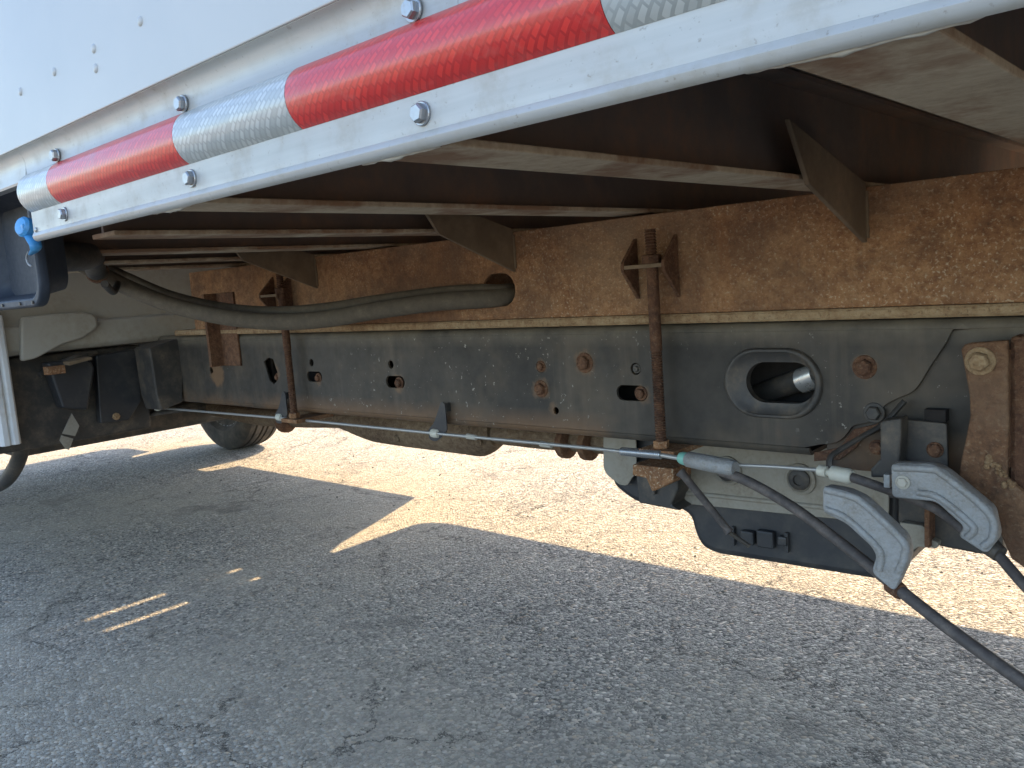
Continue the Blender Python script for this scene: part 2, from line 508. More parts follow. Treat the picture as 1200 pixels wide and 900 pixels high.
def plate_mesh(outline, holes, thick, bevel=0.0006):
    """a flat plate with real holes; 2D points in the local XY plane, thickness centred on local Z"""
    cu = bpy.data.curves.new('plate', 'CURVE')
    cu.dimensions = '2D'
    cu.fill_mode = 'BOTH'
    cu.extrude = max(0.0001, thick / 2 - bevel)
    cu.bevel_depth = bevel
    cu.bevel_resolution = 1
    cu.offset = -bevel
    for ring in [outline] + list(holes):
        s = cu.splines.new('POLY')
        s.points.add(len(ring) - 1)
        for pt, p in zip(s.points, ring):
            pt.co = (p[0], p[1], 0, 1)
        s.use_cyclic_u = True
    ob = bpy.data.objects.new('tmp_plate', cu)
    C.objects.link(ob)
    dg = bpy.context.evaluated_depsgraph_get()
    me = bpy.data.meshes.new_from_object(ob.evaluated_get(dg))
    bpy.data.objects.remove(ob)
    bpy.data.curves.remove(cu)
    me.materials.clear()
    return me

XZ_FRAME = Matrix(((1, 0, 0, 0), (0, 0, -1, 0), (0, 1, 0, 0), (0, 0, 0, 1)))      # local x,y,z -> world x, z, -y
YZ_FRAME = Matrix(((0, 0, 1, 0), (1, 0, 0, 0), (0, 1, 0, 0), (0, 0, 0, 1)))       # local x,y,z -> world y, z, x
def plate_xz(name, outline, holes, y, thick, m, parent, bevel=0.0006):
    """plate standing in an XZ plane; its outer face at y, body behind it"""
    me = plate_mesh(outline, holes, thick, bevel)
    me.transform(Matrix.Translation((0, y + thick / 2, 0)) @ XZ_FRAME)
    return link(name, me, m, parent)
def plate_yz(name, outline, holes, x, thick, m, parent, bevel=0.0006):
    me = plate_mesh(outline, holes, thick, bevel)
    me.transform(Matrix.Translation((x, 0, 0)) @ YZ_FRAME)
    return link(name, me, m, parent)

def circle(cx, cz, r, n=20):
    return [(cx + r * math.cos(2 * math.pi * k / n), cz + r * math.sin(2 * math.pi * k / n)) for k in range(n)]
def slot(cx, cz, hw, r, n=9):
    """horizontal slot, half length hw to the outer end, radius r"""
    e = hw - r
    return ([(cx + e + r * math.cos(a), cz + r * math.sin(a)) for a in [-math.pi / 2 + math.pi * k / n for k in range(n + 1)]] +
            [(cx - e + r * math.cos(a), cz + r * math.sin(a)) for a in [math.pi / 2 + math.pi * k / n for k in range(n + 1)]])
def rrect(x0, x1, z0, z1, r, n=7):
    out = []
    for cx, cz, a0 in ((x1 - r, z0 + r, -90), (x1 - r, z1 - r, 0), (x0 + r, z1 - r, 90), (x0 + r, z0 + r, 180)):
        out += [(cx + r * math.cos(R(a0 + 90 * k / n)), cz + r * math.sin(R(a0 + 90 * k / n))) for k in range(n + 1)]
    return out
def rounded(pts, r, n=5):
    """round the corners of a polygon"""
    out = []
    m = len(pts)
    for i in range(m):
        p0, p1, p2 = (Vector((*pts[(i + d) % m], 0)) for d in (-1, 0, 1))
        a, b = (p0 - p1), (p2 - p1)
        rr = min(r, a.length * 0.45, b.length * 0.45)
        s, e = p1 + a.normalized() * rr, p1 + b.normalized() * rr
        for k in range(n + 1):
            t = k / n
            q = s * (1 - t) ** 2 + p1 * 2 * t * (1 - t) + e * t * t
            out.append((q.x, q.y))
    return out
def catmull(pts, n=10):
    P = [Vector(p) for p in pts]
    P = [P[0] * 2 - P[1]] + P + [P[-1] * 2 - P[-2]]
    out = []
    for i in range(1, len(P) - 2):
        for k in range(n):
            t = k / n
            out.append(0.5 * ((2 * P[i]) + (-P[i - 1] + P[i + 1]) * t + (2 * P[i - 1] - 5 * P[i] + 4 * P[i + 1] - P[i + 2]) * t * t + (-P[i - 1] + 3 * P[i] - 3 * P[i + 1] + P[i + 2]) * t ** 3))
    out.append(P[-2])
    return out

def bolt_mesh(rw, rh, h, wash=0.0015):
    b = MB()
    b.lathe([(rw, 0), (rw, wash * 0.7), (rw * 0.93, wash)], (0, 0, 0), (0, -1, 0), 24)
    b.lathe([(rh, wash * 0.9), (rh, wash + h * 0.75), (rh * 0.82, wash + h)], (0, 0, 0), (0, -1, 0), 6, 0.35)
    return b.mesh('bolt')
def lab(o, text):
    o['label'] = text
    return o

# ================================================================= SETTING
def ground():
    g = MB()
    g.add([(-90, -90, 0), (90, -90, 0), (90, 90, 0), (-90, 90, 0)], [(0, 1, 2, 3)])
    o = g.build('asphalt_ground', 'asphalt')
    o['kind'] = 'structure'
    o['label'] = 'worn grey asphalt ground with fine cracks and loose grit'
    p = MB()
    for i in range(2600):
        x = random.uniform(-5.5, 0.6)
        y = random.uniform(0.3, 5.0)
        r = random.choice([1.6, 2.0, 2.4, 3.0, 4.2, 5.5 if random.random() < 0.35 else 2.0]) * 0.001
        vs = []
        for (a, b_, c) in ((1, 0, 0), (-1, 0, 0), (0, 1, 0), (0, -1, 0), (0, 0, 1), (0, 0, -0.4)):
            k = random.uniform(0.7, 1.25) * r
            vs.append((x + a * k * 1.2 + random.uniform(-.3, .3) * r, y + b_ * k, 0.0006 + max(0, c) * k * 0.8 + random.uniform(0, .2) * r))
        p.add(vs, [(0, 2, 4), (2, 1, 4), (1, 3, 4), (3, 0, 4), (2, 0, 5), (1, 2, 5), (3, 1, 5), (0, 3, 5)])
    q = p.build('loose_grit', 'pebble')
    q['kind'] = 'stuff'
    q['category'] = 'grit'
    q['label'] = 'small loose stones scattered on the asphalt'
ground()

# ================================================================= THE TRUCK
truck = bpy.data.objects.new('box_truck', None)
C.objects.link(truck)
truck.empty_display_size = 0.3
truck.location = (0.0, 1.576, 0.0)
W['box_truck'] = Matrix.Translation((0.0, 1.576, 0.0))
truck['label'] = 'white box truck with rusty underframe and red and white reflective tape on its side rail'
truck['category'] = 'truck'

D = 0.376            # outer face of the near side rail
FAR = 2.776          # outer face of the far side rail
BX0, BX1 = -2.205, 3.4   # box front and back
ZR0, ZR1 = 0.908, 1.016  # rail bottom and top

# ---- cargo box shell
def cargo_box():
    sw = MB()
    sw.prism([(D - 0.0095, ZR1 - 0.002), (D - 0.0095, 3.25), (D + 0.030, 3.25), (D + 0.030, ZR1), (D - 0.0065, ZR1), (D - 0.0065, ZR1 - 0.002)], BX0, BX1)
    wall = sw.build('side_wall', 'white', truck, bevel=0.0015)
    lab(wall, 'smooth white side wall of the cargo box with a row of small rivets')
    rv = MB().lathe([(0.0046, 0), (0.0042, 0.0008), (0.003, 0.0016), (0.0012, 0.002)], (0, 0, 0), (0, -1, 0), 16).mesh('rivet', 40)
    x = -2.143
    while x < 0.2:
        link('rivet', rv, 'white', wall, (x, D - 0.0095, 1.070))
        x += 0.1
    link('rivet', rv, 'white', wall, (-0.844, D - 0.0095, 1.052))
    sw = MB()
    sw.box((BX0, FAR - 0.03, ZR1), (BX1, FAR + 0.004, 3.25))
    lab(sw.build('side_wall', 'white', truck), 'sunlit far side wall of the cargo box')
    MB().box((BX0, D + 0.031, 1.07), (BX0 + 0.03, FAR - 0.031, 3.25)).build('front_wall', 'white', truck)
    MB().box((BX1 - 0.04, D + 0.031, 1.07), (BX1, FAR - 0.031, 3.25)).build('rear_door', 'white', truck)
    MB().box((BX0, D - 0.004, 3.251), (BX1, FAR + 0.004, 3.29)).build('roof', 'white', truck)
    MB().box((BX0, D + 0.031, 1.032), (BX1, FAR - 0.031, 1.062)).build('floor_deck', 'floor', truck)
cargo_box()

# ---- near side bottom rail: extruded section with a half round rub strip carrying the tape
BZ0, BZ1, SAG = 0.9425, 0.985, 0.0125
BC = 0.5 * (BZ0 + BZ1)
BRAD = ((BZ1 - BZ0) / 2) ** 2 / (2 * SAG) + SAG / 2
def bulge(off=0.0, n=14, zlo=BZ0, zhi=BZ1):
    a = math.asin(min(1, ((BZ1 - BZ0) / 2) / BRAD))
    return [(D + BRAD - SAG - (BRAD + off) * math.cos(t), BC + (BRAD + off) * math.sin(t)) for t in [-a + 2 * a * k / n for k in range(n + 1)]]
def rail():
    prof = [(D + 0.010, ZR0 + 0.0022), (D + 0.006, ZR0 + 0.0008), (D + 0.003, ZR0), (D + 0.0004, ZR0 + 0.001), (D - 0.0014, ZR0 + 0.003), (D - 0.0022, ZR0 + 0.006), (D - 0.0014, ZR0 + 0.0085), (D, ZR0 + 0.0105), (D, BZ0 - 0.001)]
    prof += bulge()
    cove = [(D + 0.0008, BZ1 + 0.0012), (D + 0.0014, BZ1 + 0.010), (D + 0.0006, BZ1 + 0.017), (D - 0.0014, BZ1 + 0.0225), (D - 0.0042, BZ1 + 0.0265), (D - 0.0075, BZ1 + 0.0285)]
    prof += cove + [(D - 0.0075, ZR1 - 0.0005), (D + 0.012, ZR1 - 0.0005), (D + 0.012, ZR0 + 0.005)]
    r = MB().prism(prof, -1.090, BX1 - 0.01).build('bottom_rail', 'rail', truck, sm=30)
    lab(r, 'white aluminium bottom rail with a rounded rub strip and hex bolts')
    # narrow upper strip that runs on over the filler pocket
    up = MB().prism([(D, 0.9775), (D - 0.001, 0.980)] + cove[1:] + [(D - 0.0075, ZR1 - 0.0005), (D + 0.012, ZR1 - 0.0005), (D + 0.012, 0.9775)], BX0 + 0.002, -1.0905)
    up.build('upper_rail_strip', 'rail', truck, sm=30)
    # tape: red 0.284 m, silver 0.171 m
    xs = [(-1.088, -0.996, 'white_tape'), (-0.996, -0.704, 'red_tape'), (-0.704, -0.532, 'white_tape'), (-0.532, -0.253, 'red_tape'), (-0.253, -0.08, 'white_tape'), (-0.08, 0.20, 'red_tape'), (0.20, 0.372, 'white_tape')]
    for a, b, k in xs:
        o = bulge(0.0006)
        i = bulge(0.00005)
        t = MB().prism(o + i[::-1], a + 0.0003, b - 0.0003).build(k, k, r, sm=30)
    bm_ = bolt_mesh(0.0078, 0.0062, 0.0048)
    for x in (-0.99, -0.7025, -0.4025, -0.1, 0.2):
        for z in (0.9295, 0.9925):
            link('bolt', bm_, 'zinc', r, (x, D - 0.0003, z), rotm=Matrix.Rotation(random.uniform(0, 1), 4, 'Y'))
    pl = MB().lathe([(0.003, 0), (0.003, 0.001), (0.0016, 0.002)], (0, 0, 0), (0, -1, 0), 12).mesh('small_rivet', 40)
    link('small_rivet', pl, 'zinc', r, (-1.081, D - 0.0002, 0.921))
    # thin smear of caulk where the crossmembers meet the rail
    for x0, x1 in ((-0.185, -0.085), (-0.475, -0.395), (-0.795, -0.72)):
        n = 18
        pts, rad = [], []
        for k in range(n + 1):
            t = k / n
            pts.append((x0 + (x1 - x0) * t, D + 0.006 + random.uniform(-.001, .001), ZR0 + 0.0008))
            rad.append((0.0008 + 0.0016 * math.sin(math.pi * t)) * random.uniform(.5, 1.3))
        MB().tube(pts, rad, 8).build('caulk_bead', 'caulk', r, sm=60)
rail()
lab(plate_xz('bottom_rail', [(BX0, ZR1 - 0.001), (BX0, 0.985), (BX0 + 0.015, 0.955), (BX0 + 0.045, 0.930), (BX0 + 0.09, 0.914), (BX0 + 0.15, ZR0), (BX1, ZR0), (BX1, ZR1 - 0.001)], [], FAR - 0.030, 0.030, 'rail', truck, 0.001), 'far bottom rail in the sun on the other side of the truck')

# ---- crossmembers under the floor
def crossmember(xl):
    w, h0, h1 = 0.066, 0.911, 1.031
    t = 0.006
    xc = xl + w / 2
    web = MB().prism([(xc - 0.003, h0 + t), (xc + 0.003, h0 + t), (xc + 0.003, h1 - t), (xc - 0.003, h1 - t)], D + (0.030 if xl > -1.0 else 0.075), FAR - 0.032, 'y')
    o = web.build('crossmember', 'beam', truck)
    f = MB().box((xl, D + (0.011 if xl > -1.0 else 0.075), h0), (xl + w, FAR - 0.032, h0 + t)).build('bottom_flange', 'flange', o, bevel=0.0012)
    MB().box((xl, D + 0.031, h1 - t), (xl + w, FAR - 0.032, h1 - 0.0005)).build('top_flange', 'beam', o)
    return o
for k, xl in enumerate((1.05, 0.745, 0.44, 0.135, -0.172, -0.467, -0.790, -1.112, -1.437, -1.738, -2.03)):
    crossmember(xl)

# ---- rusty longitudinal sill on each side and the strip between sill and chassis
SY = 1.13
def sill(sign, y, which=''):
    # channel: web faces outboard, lips turned inboard
    def Yc(d):
        return y + d * sign
    z0, z1 = 0.752, 0.907
    hole = slot(-1.046, 0.806, 0.040, 0.030)
    o = plate_xz('sill', rounded([(-2.19, z0), (BX1, z0), (BX1, z1), (-2.19, z1)], 0.003), [hole], y if sign > 0 else y - 0.007, 0.007, 'rust', truck, 0.0012)
    lab(o, which + 'long rusty brown steel sill channel between box floor and chassis')
    for a, b in ((z0, z0 + 0.007), (z1 - 0.007, z1)):
        MB().box((-2.19, Yc(0.0075), a), (BX1, Yc(0.06), b)).build('lip', 'rust_dark', o)
    # strip below, slightly proud, rounded nose
    s = MB().prism([(Yc(-0.004), 0.737), (Yc(-0.0065), 0.7405), (Yc(-0.0065), 0.748), (Yc(-0.004), 0.7515), (Yc(0.07), 0.7515), (Yc(0.07), 0.737)], -2.30, BX1)
    lab(s.build('spacer_strip', 'spacer', truck, sm=30), which + 'dusty tan strip between rusty sill and black chassis rail')
    return o
sill_near = sill(1, SY)
sill(-1, 2.022, 'far ')

# dark tube end seen in the sill hole
# ---- gussets from crossmember to sill
def gusset(x):
    out = rounded([(0.900, 0.972), (0.950, 0.904), (SY - 0.001, 0.836), (SY - 0.001, 0.912)], 0.002)
    g = plate_yz('gusset', out, [], x, 0.006, 'gusset', truck, 0.0008)
    for sx in (-1, 1):
        MB().tube([(x + sx * 0.0035, SY - 0.0015, 0.842 + 0.006 * k) for k in range(11)], [0.0022 + 0.0012 * random.random() for k in range(11)], 6).build('weld_bead', 'gusset', g, sm=60)
    return g
for x in (-0.392, -1.003, -1.604, 0.21):
    gusset(x)

# ---- tie-down brackets welded on the sill, with threaded rods
def tie(where, xb, x, zmid=0.828, hw=0.0365, top=0.883, bot=0.535):
    """xb: middle of the bracket, x: the rod"""
    rod_y = SY - 0.028
    o = MB().box((xb - hw + 0.0026, SY - 0.041, zmid - 0.003), (xb + hw - 0.0026, SY - 0.001, zmid + 0.003)).build('tie_bracket', 'gusset', truck, bevel=0.0008)
    lab(o, 'rusty welded tie bracket on the sill ' + where)
    for xw in (xb - hw, xb + hw):
        plate_yz('wing_plate', rounded([(SY - 0.0005, zmid + 0.046), (SY - 0.042, zmid + 0.006), (SY - 0.042, zmid - 0.006), (SY - 0.0005, zmid - 0.052)], 0.004), [], xw, 0.006, 'rust_dark', o, 0.0008)
    # threaded rod with fine ridges, plain shank near the top
    path, rad = [], []
    z = top
    while z > bot:
        th = z < 0.70 or z > zmid + 0.006
        path.append((x, rod_y, z)); rad.append(0.0092)
        z -= 0.0022
        path.append((x, rod_y, z)); rad.append(0.0070 if th else 0.0092)
        z -= 0.0022
    r = MB().tube(path, rad, 14).build('threaded_rod', 'rust_dark', truck, sm=70)
    lab(r, 'rusty threaded tie rod down the chassis rail ' + where)
    nut = MB().lathe([(0.0150, 0), (0.0150, 0.012), (0.0125, 0.0135)], (x, rod_y, zmid + 0.0035), (0, 0, 1), 6).build('nut', 'rust_dark', r, bevel=0.0006)
    MB().lathe([(0.0125, 0), (0.0125, -0.011), (0.0105, -0.0125)], (x, rod_y, bot + 0.022), (0, 0, 1), 6).build('nut', 'rust', r)
    # clamp under the chassis flange
    c = MB().box((x - 0.032, SY - 0.045, bot + 0.0005), (x + 0.032, SY + 0.06, bot + 0.0095)).build('clamp_plate', 'rust', truck, bevel=0.001)
    return o
tie('left of the oval opening', -0.708, -0.699)
tie('behind the thick hose', -1.745, -1.708, bot=0.527)
# heavier rusty bracket at the far left, lapping over both rails
b = MB().prism([(-2.060, SY - 0.040), (-2.045, SY - 0.042), (-2.045, SY - 0.006), (-1.965, SY - 0.006), (-1.965, SY - 0.0005), (-2.060, SY - 0.0005)], 0.655, 0.845, 'z').build('rusty_angle_bracket', 'rust_dark', truck, bevel=0.001)
lab(b, 'dark rusty angle bracket lapping over sill and chassis rail')

# ---- chassis rails
CZ0, CZ1 = 0.545, 0.7365
def chassis():
    z0, z1 = CZ0 + 0.012, CZ1 - 0.014
    holes = []
    small = [(-1.658, 0.666, 0.0085), (-1.371, 0.665, 0.0085), (-0.958, 0.666, 0.0105), (-0.758, 0.665, 0.0095), (-2.13, 0.64, 0.009), (-0.93, 0.588, 0.006)]
    holes += [circle(x, z, r) for x, z, r in small]
    holes += [circle(-0.961, 0.626, 0.0155), circle(-0.396, 0.673, 0.014), circle(-0.860, 0.674, 0.017)]
    holes += [slot(-1.652, 0.633, 0.030, 0.012), slot(-1.362, 0.628, 0.030, 0.0125), slot(-0.768, 0.625, 0.030, 0.0125)]
    holes.append([(p[0], p[1]) for p in [(-1.863, 0.666), (-1.841, 0.6769), (-1.819, 0.6728), (-1.806, 0.6412), (-1.81, 0.6199), (-1.827, 0.6109), (-1.845, 0.619)]])
    ov = slot(-0.514, 0.649, 0.052, 0.030, 12)
    holes.append(ov)
    out = [(-2.42, z0), (-0.482, z0)]
    out += [(q.x, q.y) for q in catmull([(a_, b_, 0) for a_, b_ in [(-0.4578, 0.5634), (-0.4423, 0.5658), (-0.4304, 0.5715), (-0.4209, 0.5816), (-0.4138, 0.5915), (-0.4013, 0.5958), (-0.3845, 0.6014), (-0.3756, 0.6111), (-0.3722, 0.6215), (-0.357, 0.6312), (-0.3339, 0.6443), (-0.3153, 0.6743), (-0.2972, 0.7035), (-0.2893, 0.7193), (-0.2777, 0.7276)]], 4)]
    out += [(-0.272, z1), (-2.42, z1)]
    o = plate_xz('chassis_rail', out, holes, SY, 0.006, 'chassis', truck, 0.0008)
    lab(o, 'black painted steel chassis rail with holes, slots and rusty bolts')
    # rounded top and bottom corners with flanges turned inboard
    def corner(zc, sgn, x1):
        pr, pi = [], []
        ro, ri = 0.012, 0.006
        for k in range(7):
            a = R(90 * k / 6)
            pr.append((SY + ro - ro * math.cos(a), zc + sgn * ro * math.sin(a)))
            pi.append((SY + ro - ri * math.cos(a), zc + sgn * ri * math.sin(a)))
        pr.append((SY + 0.075, zc + sgn * ro)); pi.append((SY + 0.075, zc + sgn * ri))
        return MB().prism(pr + pi[::-1], -2.42, x1)
    corner(z1 + 0.0002, 1, BX1).build('top_flange', 'chassis', o, sm=30)
    corner(z0 - 0.0002, -1, -0.475).build('bottom_flange', 'chassis', o, sm=30)
    # raised oval rim pressed round the big opening
    ring = []
    n = 40
    base = slot(-0.526, 0.648, 0.074, 0.051, 19)
    rim = MB()
    rings = [(1.0, 0.0), (0.985, 0.0045), (0.955, 0.0065), (0.90, 0.0065), (0.86, 0.0035)]
    k = len(base)
    vs = []
    for s, d in rings:
        for (x, z) in base:
            vs.append((-0.526 + (x + 0.526) * s, SY - d, 0.648 + (z - 0.648) * s))
    for (x, z) in slot(-0.514, 0.649, 0.0515, 0.0295, 19):
        vs.append((x, SY - 0.0012, z))
    for (x, z) in slot(-0.514, 0.649, 0.0515, 0.0295, 19):
        vs.append((x, SY + 0.012, z))
    fs = []
    for a in range(len(rings) + 1):
        for i in range(k):
            j = (i + 1) % k
            fs.append((a * k + i, a * k + j, (a + 1) * k + j, (a + 1) * k + i))
    rim.add(vs, fs)
    rim.build('oval_rim', 'black', o, sm=50)
    # rear half of the rail, lapped behind the front piece
    rear = plate_xz('rear_chassis_rail', rounded([(-0.452, 0.53), (1.0, 0.53), (BX1, 0.56), (BX1, z1), (-0.452, z1)], 0.004), [circle(-0.39, 0.612, 0.0)] if False else [], SY + 0.0062, 0.006, 'chassis', truck, 0.0008)
    plate_xz('rusty_rail_end', [(-0.4687, 0.5505), (-0.4326, 0.5608), (-0.4217, 0.5759), (-0.4134, 0.5871), (-0.3808, 0.5973), (-0.3766, 0.5895), (-0.4012, 0.5773), (-0.4106, 0.5625), (-0.433, 0.5439), (-0.469, 0.5382)], [], SY + 0.0012, 0.0045, 'rust_dark', o)
    # the holes look onto an added near-black backing
    # plugs and bolts sitting in the holes
    bb = bolt_mesh(0.014, 0.0098, 0.007, 0.003)
    def rb(x, z, s, m='rust', name='bolt', dy=0.002):
        q = link(name, bb, m, o, (x, SY + dy, z), rotm=Matrix.Rotation(random.uniform(0, 1.0), 4, 'Y') @ Matrix.Scale(s, 4))
        return q
    bl = bb.copy(); bl.materials.append(M['rust_dark'])
    bb = bl
    rb(-0.860, 0.674, 1.25); rb(-0.961, 0.626, 1.1)
    rb(-0.958, 0.666, 0.72); rb(-0.396, 0.673, 1.15)
    rb(-0.752, 0.625, 0.85, dy=0.004); rb(-1.640, 0.630, 0.8, dy=0.004); rb(-1.352, 0.626, 0.9, dy=0.004)
    rb(-1.812, 0.628, 0.7, dy=0.004)
    bk = bolt_mesh(0.014, 0.0098, 0.007, 0.003); bk.materials.append(M['black'])
    bb = bk
    rb(-0.385, 0.612, 1.0, 'black')
    rb(-0.758, 0.665, 0.55, 'black', dy=0.004)
    return o
ch = chassis()
# added sheet behind holes and oval, coloured near-black in place of shade inside
lin = plate_xz('added_dark_backing', [(-2.42, 0.56), (-0.30, 0.56), (-0.30, 0.72), (-2.42, 0.72)], [], SY + 0.085, 0.004, 'hole', truck)
fc = MB().prism([(2.022, CZ0), (2.022, CZ1), (1.95, CZ1), (1.95, CZ1 - 0.006), (2.016, CZ1 - 0.006), (2.016, CZ0 + 0.006), (1.95, CZ0 + 0.006), (1.95, CZ0)], -2.42, BX1).build('chassis_rail', 'chassis', truck)
lab(fc, 'far black chassis rail')
# chassis crossmembers between the rails
for x in (-1.95, -0.28, 1.2):
    MB().box((x - 0.04, SY + 0.05, 0.60), (x + 0.04, 1.98, 0.72)).build('chassis_crossmember', 'black', truck, bevel=0.004)
# silver capped pipe crossing behind the oval opening
p0, p1 = (-0.6042, 1.22, 0.6101), (-0.471, 1.17, 0.6599)
MB().tube([p0, p1], 0.017, 16).build('inner_pipe', 'black', truck, sm=40)
v0, v1 = Vector((-0.5023, 1.178, 0.6457)), Vector((-0.4748, 1.17, 0.6561))
lab(MB().tube([v0, v1], 0.0185, 16).build('pipe_sleeve', 'silver', truck, sm=40), 'bright silver sleeve seen through the oval chassis opening')

# ---- spring hanger and brackets at the right
def hanger():
    out = [(-0.2687, 0.701), (-0.265, 0.707), (-0.2587, 0.709), (-0.22, 0.7117), (-0.2192, 0.6117), (-0.221, 0.5509), (-0.2011, 0.5328), (-0.201, 0.4429), (-0.2167, 0.4536), (-0.2282, 0.483), (-0.2335, 0.5082), (-0.2362, 0.5037), (-0.2525, 0.4994), (-0.2768, 0.4982), (-0.2736, 0.539), (-0.2697, 0.5668), (-0.2639, 0.5965), (-0.2592, 0.6226), (-0.26, 0.6451), (-0.2643, 0.6736)]
    o = plate_xz('spring_hanger', out, [], SY - 0.045, 0.010, 'rust_mid', truck, 0.0022)
    lab(o, 'brown rusty spring hanger bracket at the chassis end')
    x1 = out[3][0]
    MB().box((x1 - 0.008, SY - 0.034, 0.56), (x1, SY + 0.004, 0.70)).build('side_flange', 'rust_dark', o, bevel=0.002)
    MB().box((x1 - 0.002, SY - 0.030, 0.52), (x1 + 0.05, SY + 0.004, 0.715)).build('hanger_block', 'rust_dark', o, bevel=0.006)
    me = bolt_mesh(0.0165, 0.0115, 0.011, 0.003)
    c = (-0.248, 1.085, 0.6879)
    q = link('bolt', me, 'spacer', o, (c[0], SY - 0.0455, c[2]), rotm=Matrix.Rotation(0.3, 4, 'Y'))
    for c in [(-0.2395, 1.085, 0.5726), (-0.236, 1.085, 0.5689), (-0.2387, 1.085, 0.5645), (-0.2324, 1.085, 0.5641), (-0.2289, 1.085, 0.5572), (-0.2263, 1.085, 0.5544), (-0.221, 1.085, 0.5448), (-0.2175, 1.085, 0.5421)]:
        wb = MB()
        for k in range(3):
            rr = random.uniform(0.002, 0.0042)
            wb.lathe([(rr, -0.001), (rr * 0.9, 0.001), (rr * 0.55, 0.0024), (rr * 0.15, 0.003)], (c[0] + random.uniform(-.004, .004), SY - 0.0452, c[2] + random.uniform(-.004, .004)), (0, -1, 0), 9)
        wb.build('weld_bead', 'spacer', o, sm=60)
hanger()

def black_bracket():
    # pressed bracket below the rail that carries the cable castings
    o = plate_xz('cable_anchor_bracket', rounded([(-0.3444, 0.6092), (-0.2915, 0.6068), (-0.2902, 0.5337), (-0.3203, 0.5082), (-0.3619, 0.5031), (-0.37, 0.5308), (-0.3484, 0.5555)], 0.004), [], SY - 0.020, 0.006, 'black', truck, 0.001)
    lab(o, 'black bolted bracket carrying the brake cable ends')
    a = MB().prism([(-0.3613, 0.6103), (-0.3356, 0.6161), (-0.3359, 0.5923), (-0.3384, 0.5617), (-0.3327, 0.5403), (-0.3743, 0.536), (-0.3741, 0.5472), (-0.3622, 0.5617)], SY - 0.050, SY - 0.021, 'y').build('strap', 'black', o, bevel=0.003)
    me = bolt_mesh(0.010, 0.0085, 0.005, 0.002)
    for c in ((-0.3049, 1.11, 0.5726), (-0.3752, 1.11, 0.5703)):
        link('bolt', me, 'rust_dark', o, (c[0], SY - 0.0205, c[2]))
    MB().box((-0.3195, 1.118, 0.6215), ((-0.2949, 1.118, 0.6065)[0], SY + 0.004, (-0.2949, 1.118, 0.6065)[2])).build('spacer_block', 'hole', o)
    # bent arm sweeping down to the cable collar
    arm = MB().tube(catmull([(-0.3435, 1.12, 0.6311), (-0.3671, 1.11, 0.6014), (-0.391, 1.1, 0.5847), (-0.4155, 1.09, 0.5676), (-0.4255, 1.08, 0.5572), (-0.4221, 1.07, 0.5378)], 6), [0.0075] * 31, 8, True, 0.5)
    arm.build('bent_arm', 'black', o, sm=50)
black_bracket()

# ---- parking brake linkage
def bracket_clip(px_c, py_c, x, z):
    """triangular black clip hanging from the rail, with the steel cable running through its eye"""
    y = SY - 0.016
    out = [(x + 0.020, z + 0.066), (x + 0.030, z + 0.062), (x + 0.030, z + 0.008), (x + 0.010, z - 0.008), (x - 0.006, z - 0.017), (x - 0.024, z - 0.014), (x - 0.027, z + 0.004), (x - 0.006, z + 0.022)]
    o = plate_xz('cable_clip', rounded(out, 0.006), [circle(x - 0.008, z, 0.004, 14)], y, 0.003, 'plastic', truck, 0.0004)
    MB().box((x + 0.0255, y + 0.003, z + 0.045), (x + 0.030, SY - 0.0005, z + 0.062)).build('clip_foot', 'plastic', o, bevel=0.001)
    MB().lathe([(0.0085, -0.006), (0.0095, 0.0), (0.0085, 0.012), (0.005, 0.014)], (x - 0.008, y + 0.001, z), (1, 0, 0.0), 14).build('grommet', 'cream', o, sm=50)
    return o
cable_pts = [(-2.432, 1.112, 0.5254), (-1.78, 1.112, 0.5307), (-1.226, 1.112, 0.5302), (-0.8281, 1.108, 0.5319), (-0.7543, 1.095, 0.5348)]
MB().tube(cable_pts, 0.0032, 8).build('steel_brake_cable', 'wire', truck, sm=60)
for px, py in ((328, 489), (511, 508)):
    pass
c1 = (-1.795, 1.112, 0.532)
c2 = (-1.236, 1.112, 0.5296)
bracket_clip(0, 0, c1[0] + 0.008, c1[2])
bracket_clip(0, 0, c2[0] + 0.008, c2[2])
for c in ((-1.722, 1.112, 0.5318), (-1.128, 1.112, 0.5303), (-0.9429, 1.112, 0.5295)):
    MB().tube([(c[0] - 0.012, c[1], c[2] + 0.0006), (c[0] + 0.012, c[1], c[2] - 0.0006)], [0.0055, 0.005], 10).build('cable_ferrule', 'caulk', truck, sm=50)
e0 = (-2.448, 1.112, 0.5272)
MB().lathe([(0.007, 0), (0.011, 0.004), (0.011, 0.014), (0.006, 0.018), (0.006, 0.035)], e0, (1, 0, -0.03), 12).build('cable_end', 'cream', truck, sm=50)

